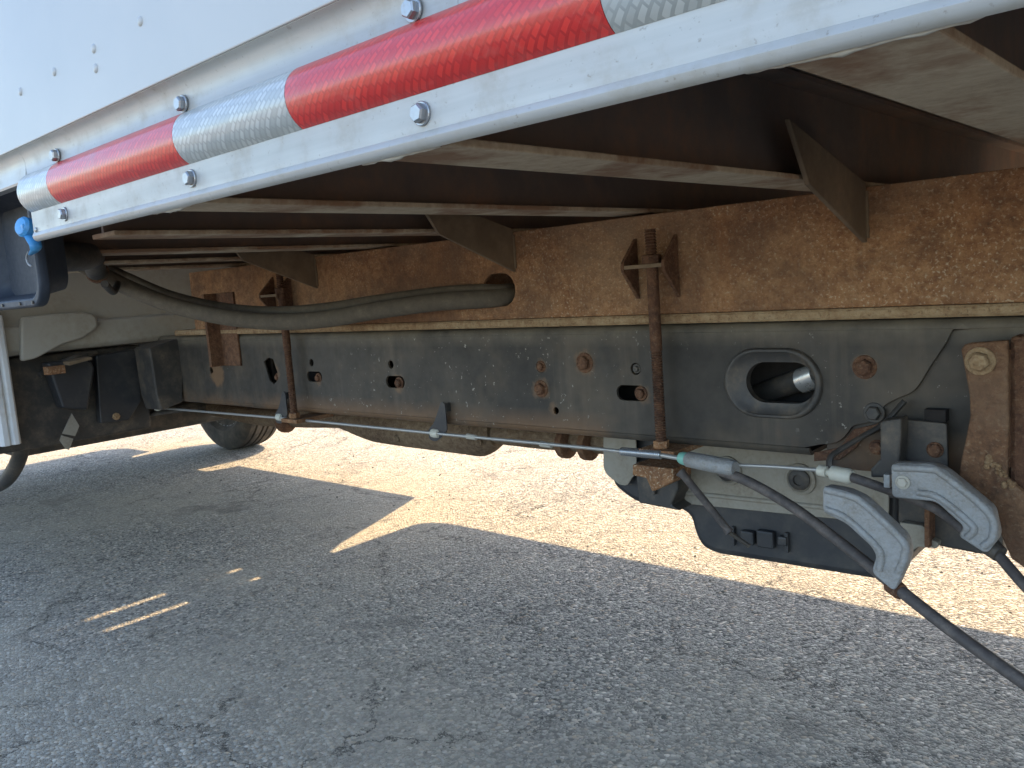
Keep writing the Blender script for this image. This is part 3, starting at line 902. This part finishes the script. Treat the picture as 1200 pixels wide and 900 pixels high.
def linkage():
    # knurled adjuster, rod, grey sliding housing
    a, b2 = Vector((-0.7673, 1.09, 0.5362)), Vector((-0.6892, 1.085, 0.5383))
    path, rad = [], []
    for k in range(41):
        path.append(a.lerp(b2, k / 40)); rad.append(0.0072 if k % 2 else 0.0062)
    MB().tube(path, rad, 12).build('adjuster_barrel', 'zinc', truck, sm=30)
    c, d = Vector((-0.6923, 1.085, 0.538)), Vector((-0.646, 1.08, 0.5364))
    MB().tube([c, d], 0.0036, 10).build('adjuster_rod', 'wire', truck, sm=60)
    e, f = Vector((-0.6547, 1.08, 0.5383)), Vector((-0.6417, 1.08, 0.5368))
    MB().tube([e, e.lerp(f, .3), f], [0.0075, 0.0095, 0.0105], 14).build('mint_cap', 'mint', truck, sm=50)
    g, h = Vector((-0.6417, 1.08, 0.5368)), Vector((-0.555, 1.065, 0.5341))
    o = MB().tube([g, g.lerp(h, .04), g.lerp(h, .5), g.lerp(h, .94), h], [0.0095, 0.0125, 0.013, 0.0125, 0.010], 18, True, 0.95).build('equalizer_housing', 'cast', truck, sm=40)
    lab(o, 'grey equalizer housing in the middle of the brake cable run')
    # white wire from the housing to the collar
    MB().tube([(-0.56, 1.075, 0.5364), (-0.4985, 1.075, 0.5398), (-0.4345, 1.07, 0.5424)], 0.0028, 8).build('pale_cable', 'wire', truck, sm=60)
    i, j = Vector((-0.4368, 1.07, 0.5421)), Vector((-0.3897, 1.06, 0.54))
    MB().tube([i, i.lerp(j, .25), i.lerp(j, .26), i.lerp(j, .40), i.lerp(j, .41), i.lerp(j, .9), j], [0.0075, 0.0075, 0.0052, 0.0052, 0.0098, 0.0102, 0.008], 16).build('cable_collar', 'cream', truck, sm=35)
    MB().tube(catmull([(-0.3919, 1.06, 0.5398), (-0.3728, 1.06, 0.5351), (-0.3537, 1.065, 0.5283), (-0.3215, 1.075, 0.5155), (-0.2923, 1.075, 0.5051), (-0.2635, 1.065, 0.4885), (-0.2269, 1.05, 0.4716), (-0.1914, 1.02, 0.4485), (-0.1382, 0.98, 0.4172)], 8), 0.0062, 12).build('brake_cable', 'cable', truck, sm=60)
    # near cable: from the housing down through the front casting and away to the rear axle
    o = MB().tube(catmull([(-0.5806, 1.07, 0.5267), (-0.5299, 1.06, 0.5169), (-0.4649, 1.05, 0.4923), (-0.401, 1.03, 0.4643), (-0.3543, 1.01, 0.4449), (-0.3165, 0.99, 0.4308), (-0.255, 0.965, 0.4048), (-0.1744, 0.93, 0.3773), (-0.106, 0.9, 0.3566)], 8), 0.0072, 12).build('brake_cable', 'cable', truck, sm=60)
    lab(o, 'thick dark brake cable running down to the rear axle')
    k = Vector((-0.3229, 0.995, 0.431)); l = Vector((-0.3093, 0.985, 0.4276))
    MB().tube([k, l], [0.0108, 0.0095], 14).build('cable_boot', 'rust_dark', truck, sm=40)
    k = Vector((-0.2317, 1.052, 0.4764)); l = Vector((-0.2198, 1.045, 0.4703))
    MB().tube([k, l], [0.0115, 0.0095], 14).build('cable_boot', 'black', truck, sm=40)
linkage()

def casting(y, outline, ridge, label, stub=None, bolt=None):
    o = plate_xz('cable_casting', rounded(outline, 0.007), [], y, 0.018, 'cast', truck, 0.0016)
    smooth(o.data, 50)
    lab(o, label)
    # raised outer ridges left by the casting mould, with a channel between them
    for r_, rad in ridge:
        pts = [Vector((p[0], y + 0.0005, p[1])) for p in r_]
        MB().tube(catmull(pts, 6), rad, 10).build('ridge', 'cast', o, sm=70)
    if bolt:
        link('bolt', bolt_mesh(0.0085, 0.0062, 0.0035, 0.0015), 'caulk', o, (bolt[0], y - 0.0004, bolt[1]))
    return o
casting(0.975, [(-0.3944, 0.5471), (-0.3658, 0.5451), (-0.3462, 0.5381), (-0.2996, 0.4968), (-0.2962, 0.4762), (-0.3001, 0.4634), (-0.3137, 0.4301), (-0.3393, 0.449), (-0.333, 0.4699), (-0.3386, 0.4804), (-0.3668, 0.5042), (-0.3953, 0.5151)],
        [([(-0.3914, 0.5432), (-0.366, 0.5399), (-0.3463, 0.5319), (-0.3042, 0.4941), (-0.3017, 0.4753), (-0.3086, 0.4537)], 0.0048), ([(-0.392, 0.5198), (-0.3657, 0.5107), (-0.3337, 0.4832), (-0.3273, 0.4699), (-0.3305, 0.4538)], 0.0044)],
        'grey cast bracket holding the nearer brake cable')
casting(1.035, [(-0.3342, 0.5684), (-0.2882, 0.5716), (-0.2736, 0.5659), (-0.2244, 0.5254), (-0.2185, 0.4934), (-0.2315, 0.4713), (-0.2615, 0.4888), (-0.2542, 0.5001), (-0.2841, 0.5268), (-0.334, 0.5259)],
        [([(-0.3304, 0.5634), (-0.2901, 0.5653), (-0.2754, 0.5596), (-0.2296, 0.5217), (-0.2245, 0.4945), (-0.2349, 0.4798)], 0.0048), ([(-0.3046, 0.5358), (-0.2812, 0.5323), (-0.2489, 0.507), (-0.2445, 0.4975), (-0.2516, 0.4883)], 0.0044)],
        'grey cast bracket bolted behind the nearer one', bolt=[(-0.3209, 0.5465)][0])
MB().box((-0.3467, 1.045, 0.5511), (-0.3392, 1.055, 0.5345)).build('casting_stub', 'cast', truck, bevel=0.001)

# thin strut with ball ends below the housing
o = MB().tube([(-0.6787, 1.12, 0.5046), (-0.6715, 1.12, 0.4985), (-0.637, 1.18, 0.4059), (-0.6299, 1.18, 0.3971)], [0.0085, 0.0062, 0.0058, 0.0075], 12).build('thin_strut', 'cable', truck, sm=50)
MB().tube([(-0.6299, 1.18, 0.3971), (-0.6071, 1.2, 0.3724)], 0.0035, 8).build('strut_wire', 'black', truck, sm=50)

# ---- fuel tank with tan shield plates
def tank():
    y0, y1 = 1.30, 1.86
    prof = [(-0.9435, 0.4469), (-0.9419, 0.413), (-0.9208, 0.3984), (-0.8885, 0.3821), (-0.8317, 0.3827), (-0.79, 0.3816), (-0.7729, 0.3711), (-0.7642, 0.3371), (-0.7514, 0.3167), (-0.7244, 0.3085), (-0.4409, 0.3136), (-0.423, 0.3171), (-0.4099, 0.3482), (-0.4064, 0.4162), (-0.4045, 0.5355), (-0.9377, 0.5283)]
    b = MB().prism(rounded(prof, 0.02), y0, y1, 'y')
    o = b.build('fuel_tank', 'plastic', truck, bevel=0.012, seg=3)
    lab(o, 'black plastic fuel tank under the chassis with tan metal shield')
    smooth(o.data, 60)
    s = plate_xz('shield_plate', rounded([(-0.9415, 0.5225), (-0.8672, 0.5274), (-0.8704, 0.449), (-0.8849, 0.4327), (-0.8934, 0.4202), (-0.911, 0.4199), (-0.9396, 0.437), (-0.9468, 0.4498)], 0.008), [], 1.282, 0.003, 'shield', o, 0.001)
    lab(s, 'small tan shield plate left of the tank')
    s = plate_xz('shield_plate', rounded([(-0.7711, 0.5337), (-0.4165, 0.557), (-0.4188, 0.4291), (-0.4267, 0.4066), (-0.4727, 0.4109), (-0.6137, 0.4058), (-0.7749, 0.4002), (-0.7758, 0.4474)], 0.008), [], 1.284, 0.003, 'shield', o, 0.001)
    lab(s, 'long tan metal shield plate along the tank side')
    for pz in (((-0.7755, 1.285, 0.4207), (-0.4338, 1.285, 0.4285)),):
        MB().tube([pz[0], pz[1]], 0.0045, 10).build('pressed_bead', 'shield', o, sm=60)
    for c in ((-0.5551, 1.28, 0.4689), (-0.6832, 1.28, 0.4703)):
        MB().lathe([(0.026, 0), (0.0255, 0.004), (0.021, 0.006), (0.0185, 0.003)], (c[0], 1.2835, c[2]), (0, -1, 0), 28).build('grommet_ring', 'shield', o, sm=40)
        MB().lathe([(0.0175, 0), (0.0175, 0.0065), (0.014, 0.009), (0.009, 0.0092), (0.0085, 0.006)], (c[0], 1.2835, c[2]), (0, -1, 0), 24).build('rubber_grommet', 'black', o, sm=40)
    # small fittings on the black side
    for c, s_ in (((-0.6552, 1.29, 0.3536), 0.012), ((-0.6225, 1.29, 0.3557), 0.015), ((-0.5923, 1.29, 0.3575), 0.008)):
        MB().box((c[0] - s_, 1.286, c[2] - s_), (c[0] + s_, 1.299, c[2] + s_)).build('tank_lug', 'plastic', o, bevel=0.003)
    for c in ((-0.6843, 1.29, 0.346), (-0.5866, 1.29, 0.3496)):
        MB().box((c[0] - 0.003, 1.291, c[2] - 0.012), (c[0] + 0.003, 1.299, c[2] + 0.022)).build('tank_rib', 'plastic', o, bevel=0.001)
    return o
tank()
# hanger bracket of dark steel between the two shield plates
h_ = MB().prism([(-0.8435, 0.4801), (-0.7551, 0.4805), (-0.7574, 0.4389), (-0.7728, 0.4092), (-0.7561, 0.4005), (-0.8411, 0.4038), (-0.8437, 0.4483)], 1.24, 1.30, 'y').build('tank_hanger', 'black', truck, bevel=0.003)
for a in (758, 768):
    pass
MB().box((-0.806, 1.23, 0.4692), ((-0.7998, 1.23, 0.4264)[0], 1.2395, (-0.7998, 1.23, 0.4264)[2])).build('hanger_rib', 'black', h_, bevel=0.001)
MB().prism([(-0.8027, 0.4943), (-0.7217, 0.4944), (-0.7229, 0.4723), (-0.7657, 0.4498), (-0.7763, 0.4727), (-0.804, 0.4744)], 1.17, 1.23, 'y').build('rusty_clamp_block', 'rust', truck, bevel=0.003)
mb = MB().prism([(-0.404, 0.4875), (-0.2659, 0.502), (-0.2661, 0.386), (-0.2927, 0.3876), (-0.3281, 0.3893), (-0.3508, 0.3907), (-0.3743, 0.3869), (-0.3889, 0.3687), (-0.3959, 0.3834), (-0.405, 0.4217)], 1.28, 1.36, 'y').build('frame_bracket', 'black', truck, bevel=0.004)
MB().prism(rounded([(-0.397, 0.4251), (-0.3663, 0.4243), (-0.3525, 0.4187), (-0.355, 0.4055), (-0.3436, 0.4022), (-0.346, 0.3929), (-0.3714, 0.3913), (-0.3833, 0.3803), (-0.3951, 0.3888)], 0.003), 1.262, 1.279, 'y').build('tan_lug', 'shield', mb, bevel=0.003)
MB().prism([(-0.3588, 0.4673), (-0.352, 0.4681), (-0.3528, 0.3956), (-0.3597, 0.3971)], 1.25, 1.279, 'y').build('bracket_rib', 'rust_dark', mb, bevel=0.001)

# ---- exhaust and driveline seen below the rail
def exhaust():
    m = MB()
    pth = [(-2.083, 1.5, 0.4473), (-2.026, 1.5, 0.4376), (-1.914, 1.5, 0.4316), (-1.764, 1.5, 0.4337), (-1.561, 1.5, 0.4354), (-1.481, 1.5, 0.4342), (-1.432, 1.5, 0.4442)]
    rr = [0.028, 0.030, 0.044, 0.050, 0.053, 0.052, 0.034]
    m.tube(catmull(pth, 4), [rr[min(6, int(k / 4))] + (rr[min(6, int(k / 4) + 1)] - rr[min(6, int(k / 4))]) * (k % 4) / 4 for k in range(25)], 20)
    o = m.build('muffler', 'exhaust', truck, sm=50)
    lab(o, 'rusty tan exhaust muffler below the chassis rail')
    MB().tube(catmull([(-3.033, 1.6, 0.418), (-2.644, 1.55, 0.4138), (-2.327, 1.5, 0.4339), (-2.075, 1.5, 0.4478)], 5), 0.030, 14).build('exhaust_pipe', 'exhaust', truck, sm=60)
    MB().tube(catmull([(-1.432, 1.5, 0.4442), (-1.271, 1.5, 0.4427), (-1.073, 1.5, 0.4454), (-0.8108, 1.55, 0.4198)], 5), 0.026, 14).build('exhaust_pipe', 'exhaust', truck, sm=60)
    for p in ((-2.331, 1.47, 0.4277), (-1.193, 1.48, 0.4422), (-1.129, 1.48, 0.4431)):
        MB().lathe([(0.030, -0.012), (0.036, -0.008), (0.036, 0.008), (0.030, 0.012)], p, (1, 0, 0), 16).build('pipe_clamp', 'rust_dark', truck, sm=40)
    for p in ((-1.766, 1.45, 0.4165), (-1.451, 1.45, 0.4306)):
        MB().lathe([(0.010, -0.006), (0.012, 0.0), (0.006, 0.006)], p, (0, -1, 0), 10).build('muffler_stud', 'exhaust', truck, sm=40)
    # driveshaft and transmission tail
    MB().tube([(-3.0, 1.60, 0.56), (-2.5, 1.60, 0.56), (-2.45, 1.60, 0.555), (1.6, 1.60, 0.47)], [0.11, 0.09, 0.045, 0.045], 16).build('driveshaft', 'rust_dark', truck, sm=50)
exhaust()

# ---- fuel filler: pocket, cap, hose
def filler():
    z0, z1 = 0.832, 0.9765
    PY = 0.394
    x0, x1 = -1.45, -1.148
    outer = rrect(x0, x1, z0, z1 + 0.02, 0.032)
    inner = rrect(x0 + 0.010, x1 - 0.010, z0 + 0.012, z1 + 0.012, 0.026)
    o = plate_xz('filler_pocket', outer, [inner], PY, 0.014, 'pocket', truck, 0.003)
    lab(o, 'dark blue-black filler pocket hanging below the box wall')
    w = MB()
    n = len(inner)
    w.add([(p[0], PY + 0.008, p[1]) for p in inner] + [(p[0] * 0.80 - 1.30 * 0.20, PY + 0.050, 0.905 + (p[1] - 0.905) * 0.85) for p in inner],
          [(i, (i + 1) % n, n + (i + 1) % n, n + i) for i in range(n)] + [tuple(range(n, 2 * n))])
    w.build('pocket_liner', 'pocket', o, sm=50)
    fill = MB()
    for p in ((-1.292, 0.4, 0.8506), (-1.224, 0.4, 0.8466), (-1.177, 0.4, 0.8468)):
        MB().lathe([(0.0022, 0), (0.0022, 0.0015)], (p[0], PY - 0.0005, z0 + 0.006), (0, -1, 0), 10).build('pocket_screw', 'black', o)
    # blue cap with its tether
    c = Vector((-1.128, 0.386, 0.9267))
    cap = MB()
    prof = [(0.0105, 0.0), (0.0125, 0.002), (0.0125, 0.010), (0.0100, 0.0135), (0.004, 0.0145)]
    cap.lathe(prof, c, (0.25, -0.85, 0.2), 18)
    q = cap.build('blue_cap', 'blue', o, sm=35)
    lab(q, 'bright blue plastic cap on its strap')
    MB().box(c + Vector((-0.004, -0.013, -0.004)), c + Vector((0.012, -0.008, 0.005))).build('cap_grip', 'blue', o, bevel=0.0015)
    t = MB()
    a = Vector((-1.119, 0.384, 0.9125))
    t.tube(catmull([c + Vector((0, -0.004, -0.006)), a, Vector((-1.114, 0.384, 0.9018)), Vector((-1.134, 0.384, 0.8961))], 5), [0.007, 0.0075, 0.008, 0.0085, 0.009, 0.009, 0.009, 0.0085, 0.008, 0.0075, 0.007, 0.006, 0.0055, 0.005, 0.004, 0.003], 10, True, 0.45)
    t.build('cap_strap', 'blue', o, sm=50)
    MB().tube(catmull([(-1.147, 0.386, 0.9003), (-1.156, 0.386, 0.8935), (-1.153, 0.386, 0.8859), (-1.143, 0.386, 0.882)], 5), 0.0012, 6).build('tether', 'cast', o)
    # filler neck from the pocket back to the hose
    neck = MB().tube(catmull([(-1.26, 0.455, 0.90), (-1.27, 0.48, 0.90), (-1.34, 0.53, 0.905), (-1.50, 0.60, 0.915), (-1.66, 0.67, 0.925), (-1.818, 0.735, 0.9038)], 6), 0.0205, 16).build('filler_neck', 'black', truck, sm=50)
    MB().lathe([(0.0225, -0.008), (0.0225, 0.008)], (-1.815, 0.737, 0.9018), (-1, 0.3, -0.1), 20).build('hose_clamp', 'rust_dark', neck, sm=40)
    h = catmull([(-1.793, 0.7, 0.9191), (-1.814, 0.74, 0.8999), (-1.823, 0.8, 0.8669), (-1.742, 0.85, 0.8238), (-1.625, 0.9, 0.7912), (-1.514, 0.95, 0.7738), (-1.393, 0.99, 0.7727), (-1.281, 1.03, 0.7832), (-1.159, 1.075, 0.792), (-1.087, 1.105, 0.7919), (-1.052, 1.125, 0.7923), (-1.041, 1.16, 0.7944), (-1.068, 1.22, 0.7935)], 8)
    o2 = MB().tube(h, 0.0172, 18).build('filler_hose', 'hose', truck, sm=60)
    lab(o2, 'thick dusty rubber filler hose looping into the rusty sill')
    h2 = catmull([(-1.874, 0.74, 0.9342), (-1.89, 0.78, 0.9176), (-1.908, 0.84, 0.89), (-1.819, 0.89, 0.8428), (-1.693, 0.94, 0.8084), (-1.558, 0.98, 0.792), (-1.432, 1.02, 0.7921), (-1.315, 1.06, 0.8006), (-1.184, 1.1, 0.8075), (-1.098, 1.118, 0.8074), (-1.055, 1.13, 0.8047), (-1.047, 1.16, 0.8041), (-1.076, 1.22, 0.8021)], 8)
    MB().tube(h2, 0.0125, 14).build('vent_hose', 'hose', truck, sm=60)
    # lines and brackets bundled round the neck
    for k, (a, b2) in enumerate(((( -1.62, 0.70, 0.94), (-1.95, 0.80, 0.90)), ((-1.60, 0.66, 0.87), (-1.86, 0.80, 0.89)), ((-1.5, 0.70, 0.96), (-2.05, 0.86, 0.93)))):
        MB().tube(catmull([a, ((a[0] + b2[0]) / 2, (a[1] + b2[1]) / 2, a[2] - 0.012), b2], 5), 0.007, 8).build('breather_line', 'black', truck, sm=60)
filler()

# ---- cab
def cab():
    CY0, CY1 = 0.60, 2.55
    root = MB()
    side = [(-2.49, 0.46), (-2.44, 0.58), (-2.36, 0.78), (-2.27, 1.02), (-2.225, 1.10), (-2.352, 1.12), (-2.352, 2.25), (-3.1, 2.27), (-4.15, 1.55), (-5.05, 1.32), (-5.15, 0.60), (-5.05, 0.50), (-4.80, 0.48)]
    arch = [(-4.30 + 0.47 * math.cos(R(a)), 0.42 + 0.47 * math.sin(R(a))) for a in range(172, -1, -12)]
    outl = side + arch + [(-3.80, 0.46)]
    win = [(-2.60, 1.45), (-3.95, 1.48), (-3.15, 2.1), (-2.60, 2.1)]
    body = plate_xz('cab', outl, [win], CY1 - 0.05, 0.05, 'cabwhite', truck, 0.004)
    lab(body, 'white truck cab in front of the cargo box, seen from behind and below')
    plate_xz('near_cab_side', [(p[0] - 0.0, p[1]) for p in outl], [win], CY0, 0.05, 'cabwhite', body, 0.004)
    plate_xz('side_window', win, [], CY1 - 0.03, 0.006, 'glass', body)
    plate_xz('side_window', win, [], CY0 + 0.03, 0.006, 'glass', body)
    # roof, windscreen, bonnet, nose as one bent skin
    top = [(-2.352, 2.251), (-3.1, 2.271), (-4.15, 1.551), (-5.05, 1.321), (-5.151, 0.60)]
    sk = MB()
    sk.prism(top + [(x + 0.02, z - 0.03) for x, z in top[::-1]], CY0 + 0.051, CY1 - 0.051, 'y')
    sk.build('cab_skin', 'cabwhite', body)
    MB().prism([(-3.16, 2.236), (-4.09, 1.598), (-4.095, 1.606), (-3.165, 2.244)], CY0 + 0.12, CY1 - 0.12, 'y').build('windscreen', 'glass', body)
    # back wall: light upper sheet, stepped lower sheet
    MB().box((-2.47, CY0 + 0.051, 0.80), (-2.45, CY1 - 0.051, 2.22)).build('cab_back_wall', 'cabgrey', body)
    lo = MB().prism([(-2.449, 0.8005), (-2.432, 0.795), (-2.432, 0.735), (-2.445, 0.722), (-2.60, 0.715), (-2.60, 0.80)], CY0 + 0.052, CY1 - 0.052, 'y')
    lo.build('cab_lower_sheet', 'cabgrey', body, bevel=0.004)
    # pressed bulge on the back wall
    bl = MB().prism(rounded([(0.7729, 0.8205), (0.8526, 0.8233), (0.9294, 0.822), (0.9621, 0.81), (0.9624, 0.7766), (0.9204, 0.7521), (0.8633, 0.7392), (0.7954, 0.71), (0.7577, 0.7054)], 0.012), -2.431, -2.412, 'x')
    bl.build('cab_wall_bulge', 'cabgrey', body, bevel=0.008, seg=3)
    # floor and engine mass
    MB().box((-5.0, CY0 + 0.06, 0.56), (-2.63, CY1 - 0.06, 0.66)).build('cab_floor', 'black', body)
    MB().box((-5.0, 1.2, 0.30), (-3.6, 1.95, 0.559)).build('engine_sump', 'black', body, bevel=0.04)
    MB().box((-3.40, 0.9, 0.36), (-3.05, 2.3, 0.45)).build('front_crossmember', 'black', body, bevel=0.02)
    # dark transverse member behind the cab, with folded plates standing on it
    cm = MB().prism([(-2.56, 0.475), (-2.47, 0.466), (-2.462, 0.490), (-2.475, 0.715), (-2.56, 0.715)], 0.66, 1.10, 'y').build('cab_mount_member', 'black', body, bevel=0.006)
    pl = MB()
    fold = [(0.9539, 0.6985), (1.073, 0.7048), (1.063, 0.5531), (1.022, 0.5046), (0.941, 0.5088)]
    pl.prism(fold, -2.455, -2.43, 'x')
    pl.build('folded_plate', 'plastic', body, bevel=0.003)
    MB().prism([(1.047, 0.7099), (1.083, 0.7183), (1.147, 0.729), (1.124, 0.5469), (1.059, 0.5324), (1.05, 0.5781)], -2.40, -2.30, 'x').build('folded_plate', 'black', body, bevel=0.004)
    MB().prism([(0.8155, 0.6962), (0.9204, 0.6954), (0.9353, 0.6698), (0.9022, 0.5552), (0.8376, 0.5704), (0.8248, 0.6375)], -2.45, -2.40, 'x').build('folded_plate', 'plastic', body, bevel=0.006)
    # bright edge of the folded plate
    MB().tube([(-2.514, 0.985, 0.6946), (-2.47, 1.06, 0.6962), (-2.476, 1.12, 0.7099), (-2.456, 1.14, 0.7179)], 0.0035, 6).build('bright_edge', 'wire', body)
    # pale flat patches low on the member
    plate_yz('pale_patch', [(0.8673, 0.5509), (0.8825, 0.5126), (0.8678, 0.4865), (0.8363, 0.4996)], [], -2.425, 0.004, 'shield', body)
    plate_yz('pale_patch', [(0.8336, 0.4953), (0.8626, 0.4804), (0.8478, 0.4523), (0.8395, 0.4563), (0.8275, 0.4823)], [], -2.425, 0.004, 'shield', body)
    c = (-2.43, 0.9859, 0.5213)
    MB().lathe([(0.011, 0), (0.010, 0.006), (0.006, 0.008)], (-2.43, c[1], c[2]), (1, 0, 0), 8).build('brass_bolt', 'spacer', body)
    MB().tube(catmull([(-2.505, 0.8, 0.5535), (-2.53, 0.85, 0.5366), (-2.52, 0.9, 0.5088), (-2.519, 0.95, 0.4799), (-2.512, 1, 0.4763)], 5), 0.006, 8).build('wire_loom', 'cable', body, sm=60)
    MB().tube(catmull([(-2.424, 0.8, 0.6638), (-2.435, 0.84, 0.6815), (-2.423, 0.9, 0.7024), (-2.447, 0.96, 0.705)], 5), 0.008, 8).build('wire_loom', 'black', body, sm=60)
    MB().tube([(-2.475, 1.12, 0.5532), (-2.408, 1.13, 0.5542), (-2.361, 1.14, 0.5646), (-2.324, 1.145, 0.5902)], 0.006, 8).build('small_lever', 'cable', body, sm=60)
    MB().box((-2.4, 0.8031, 0.6866), (-2.37, (-2.4, 0.848, 0.6718)[1], (-2.4, 0.8471, 0.6649)[2])).build('rusty_tab', 'rust', body, bevel=0.002)
    MB().prism([(0.8552, 0.6939), (0.9134, 0.701), (0.9147, 0.6938), (0.8561, 0.6846)], -2.41, -2.36, 'x').build('plate_lip', 'gusset', body)
    # sloping brace from the member towards the chassis rail
    MB().tube([(-2.596, 1.06, 0.4733), (-2.517, 1.12, 0.5017), (-2.336, 1.14, 0.5203)], [0.018, 0.016, 0.012], 10, True, 0.5).build('brace', 'black', body, sm=50)
    # white closing strip at the rear cab corner
    st = MB().prism([(-2.50, 0.680), (-2.40, 0.680), (-2.395, 0.687), (-2.395, 0.699), (-2.402, 0.705), (-2.395, 0.711), (-2.395, 0.722), (-2.402, 0.727), (-2.50, 0.727)], 0.495, 0.83, 'z')
    s = st.build('corner_strip', 'cabwhite', body, bevel=0.002)
    lab(s, 'white ribbed sheet metal strip at the rear cab corner')
    MB().box((-2.41, 0.702, 0.831), (-2.40, 0.722, 0.838)).build('strip_cap', 'black', body)
    # unseen trim and rubber added between cab and box to shape the daylight slits
    MB().box((-2.334, CY1 - 0.045, 1.105), (-2.224, CY1 - 0.02, 3.0)).build('gap_shade_trim', 'black', body)
    for xa, xb in ((-2.3515, -2.3345), (-2.2235, -2.2055)):
        for za, zb in ((1.121 if xa < -2.3 else 1.106, 1.300), (1.395, 1.465), (1.845, 3.0)):
            MB().box((xa, CY1 - 0.040, za), (xb, CY1 - 0.025, zb)).build('gap_shade_seal', 'plastic', body)
    return body
cabo = cab()
# bent black step tube at the cab side
st = MB().tube(catmull([(-2.521, 0.78, 0.575), (-2.536, 0.78, 0.5219), (-2.585, 0.78, 0.4508), (-2.641, 0.77, 0.3913), (-2.728, 0.76, 0.3467), (-2.885, 0.74, 0.3131), (-3.229, 0.7, 0.306)], 8), 0.0205, 14).build('step_tube', 'black', truck, sm=60)
lab(st, 'bent black side step tube at the left edge')

# ---- wheels
def tyre_mesh(r, w):
    b = MB()
    prof = [(r * 0.62, -w * 0.36), (r * 0.70, -w * 0.47), (r * 0.82, -w * 0.50), (r * 0.93, -w * 0.47), (r * 0.985, -w * 0.41)]
    xs = [-0.30, -0.285, -0.255, -0.24, -0.10, -0.085, -0.055, -0.04, 0.04, 0.055, 0.085, 0.10, 0.24, 0.255, 0.285, 0.30]
    for i, x in enumerate(xs):
        deep = (i % 4) in (1, 2)
        prof.append((r * (0.965 if deep else 1.0), x * w))
    prof += [(a, -d) for a, d in prof[4::-1]]
    b.lathe(prof, (0, 0, 0), (0, 1, 0), 64)
    return b.mesh('tyre', 30)
def rim_mesh(r, w):
    b = MB()
    b.lathe([(r * 0.12, -w * 0.18), (r * 0.25, -w * 0.20), (r * 0.48, -w * 0.05), (r * 0.58, -w * 0.30), (r * 0.635, -w * 0.38), (r * 0.635, w * 0.38), (r * 0.58, w * 0.30), (r * 0.5, w * 0.08), (r * 0.2, w * 0.10)], (0, 0, 0), (0, 1, 0), 40)
    return b.mesh('rim', 40)
tm, rm_ = tyre_mesh(0.365, 0.215), rim_mesh(0.365, 0.215)
for (x, y, lb) in ((-4.33, 2.425, 'dusty front tyre seen under the truck'), (-4.33, 0.727, None), (2.1, 2.50, None), (2.1, 2.25, None), (2.1, 0.90, None), (2.1, 0.65, None)):
    wheel = link('wheel', rm_, 'steel', truck, (x, y, 0.364))
    ty = link('tyre', tm, 'tyre', wheel, (x, y, 0.364))
    if lb:
        lab(wheel, lb)
MB().tube([(2.1, 0.7, 0.374), (2.1, 2.45, 0.374)], 0.06, 14).build('rear_axle', 'black', truck, sm=50)
MB().tube([(-4.33, 0.75, 0.34), (-4.33, 2.40, 0.34)], 0.04, 12).build('front_axle', 'black', truck, sm=50)
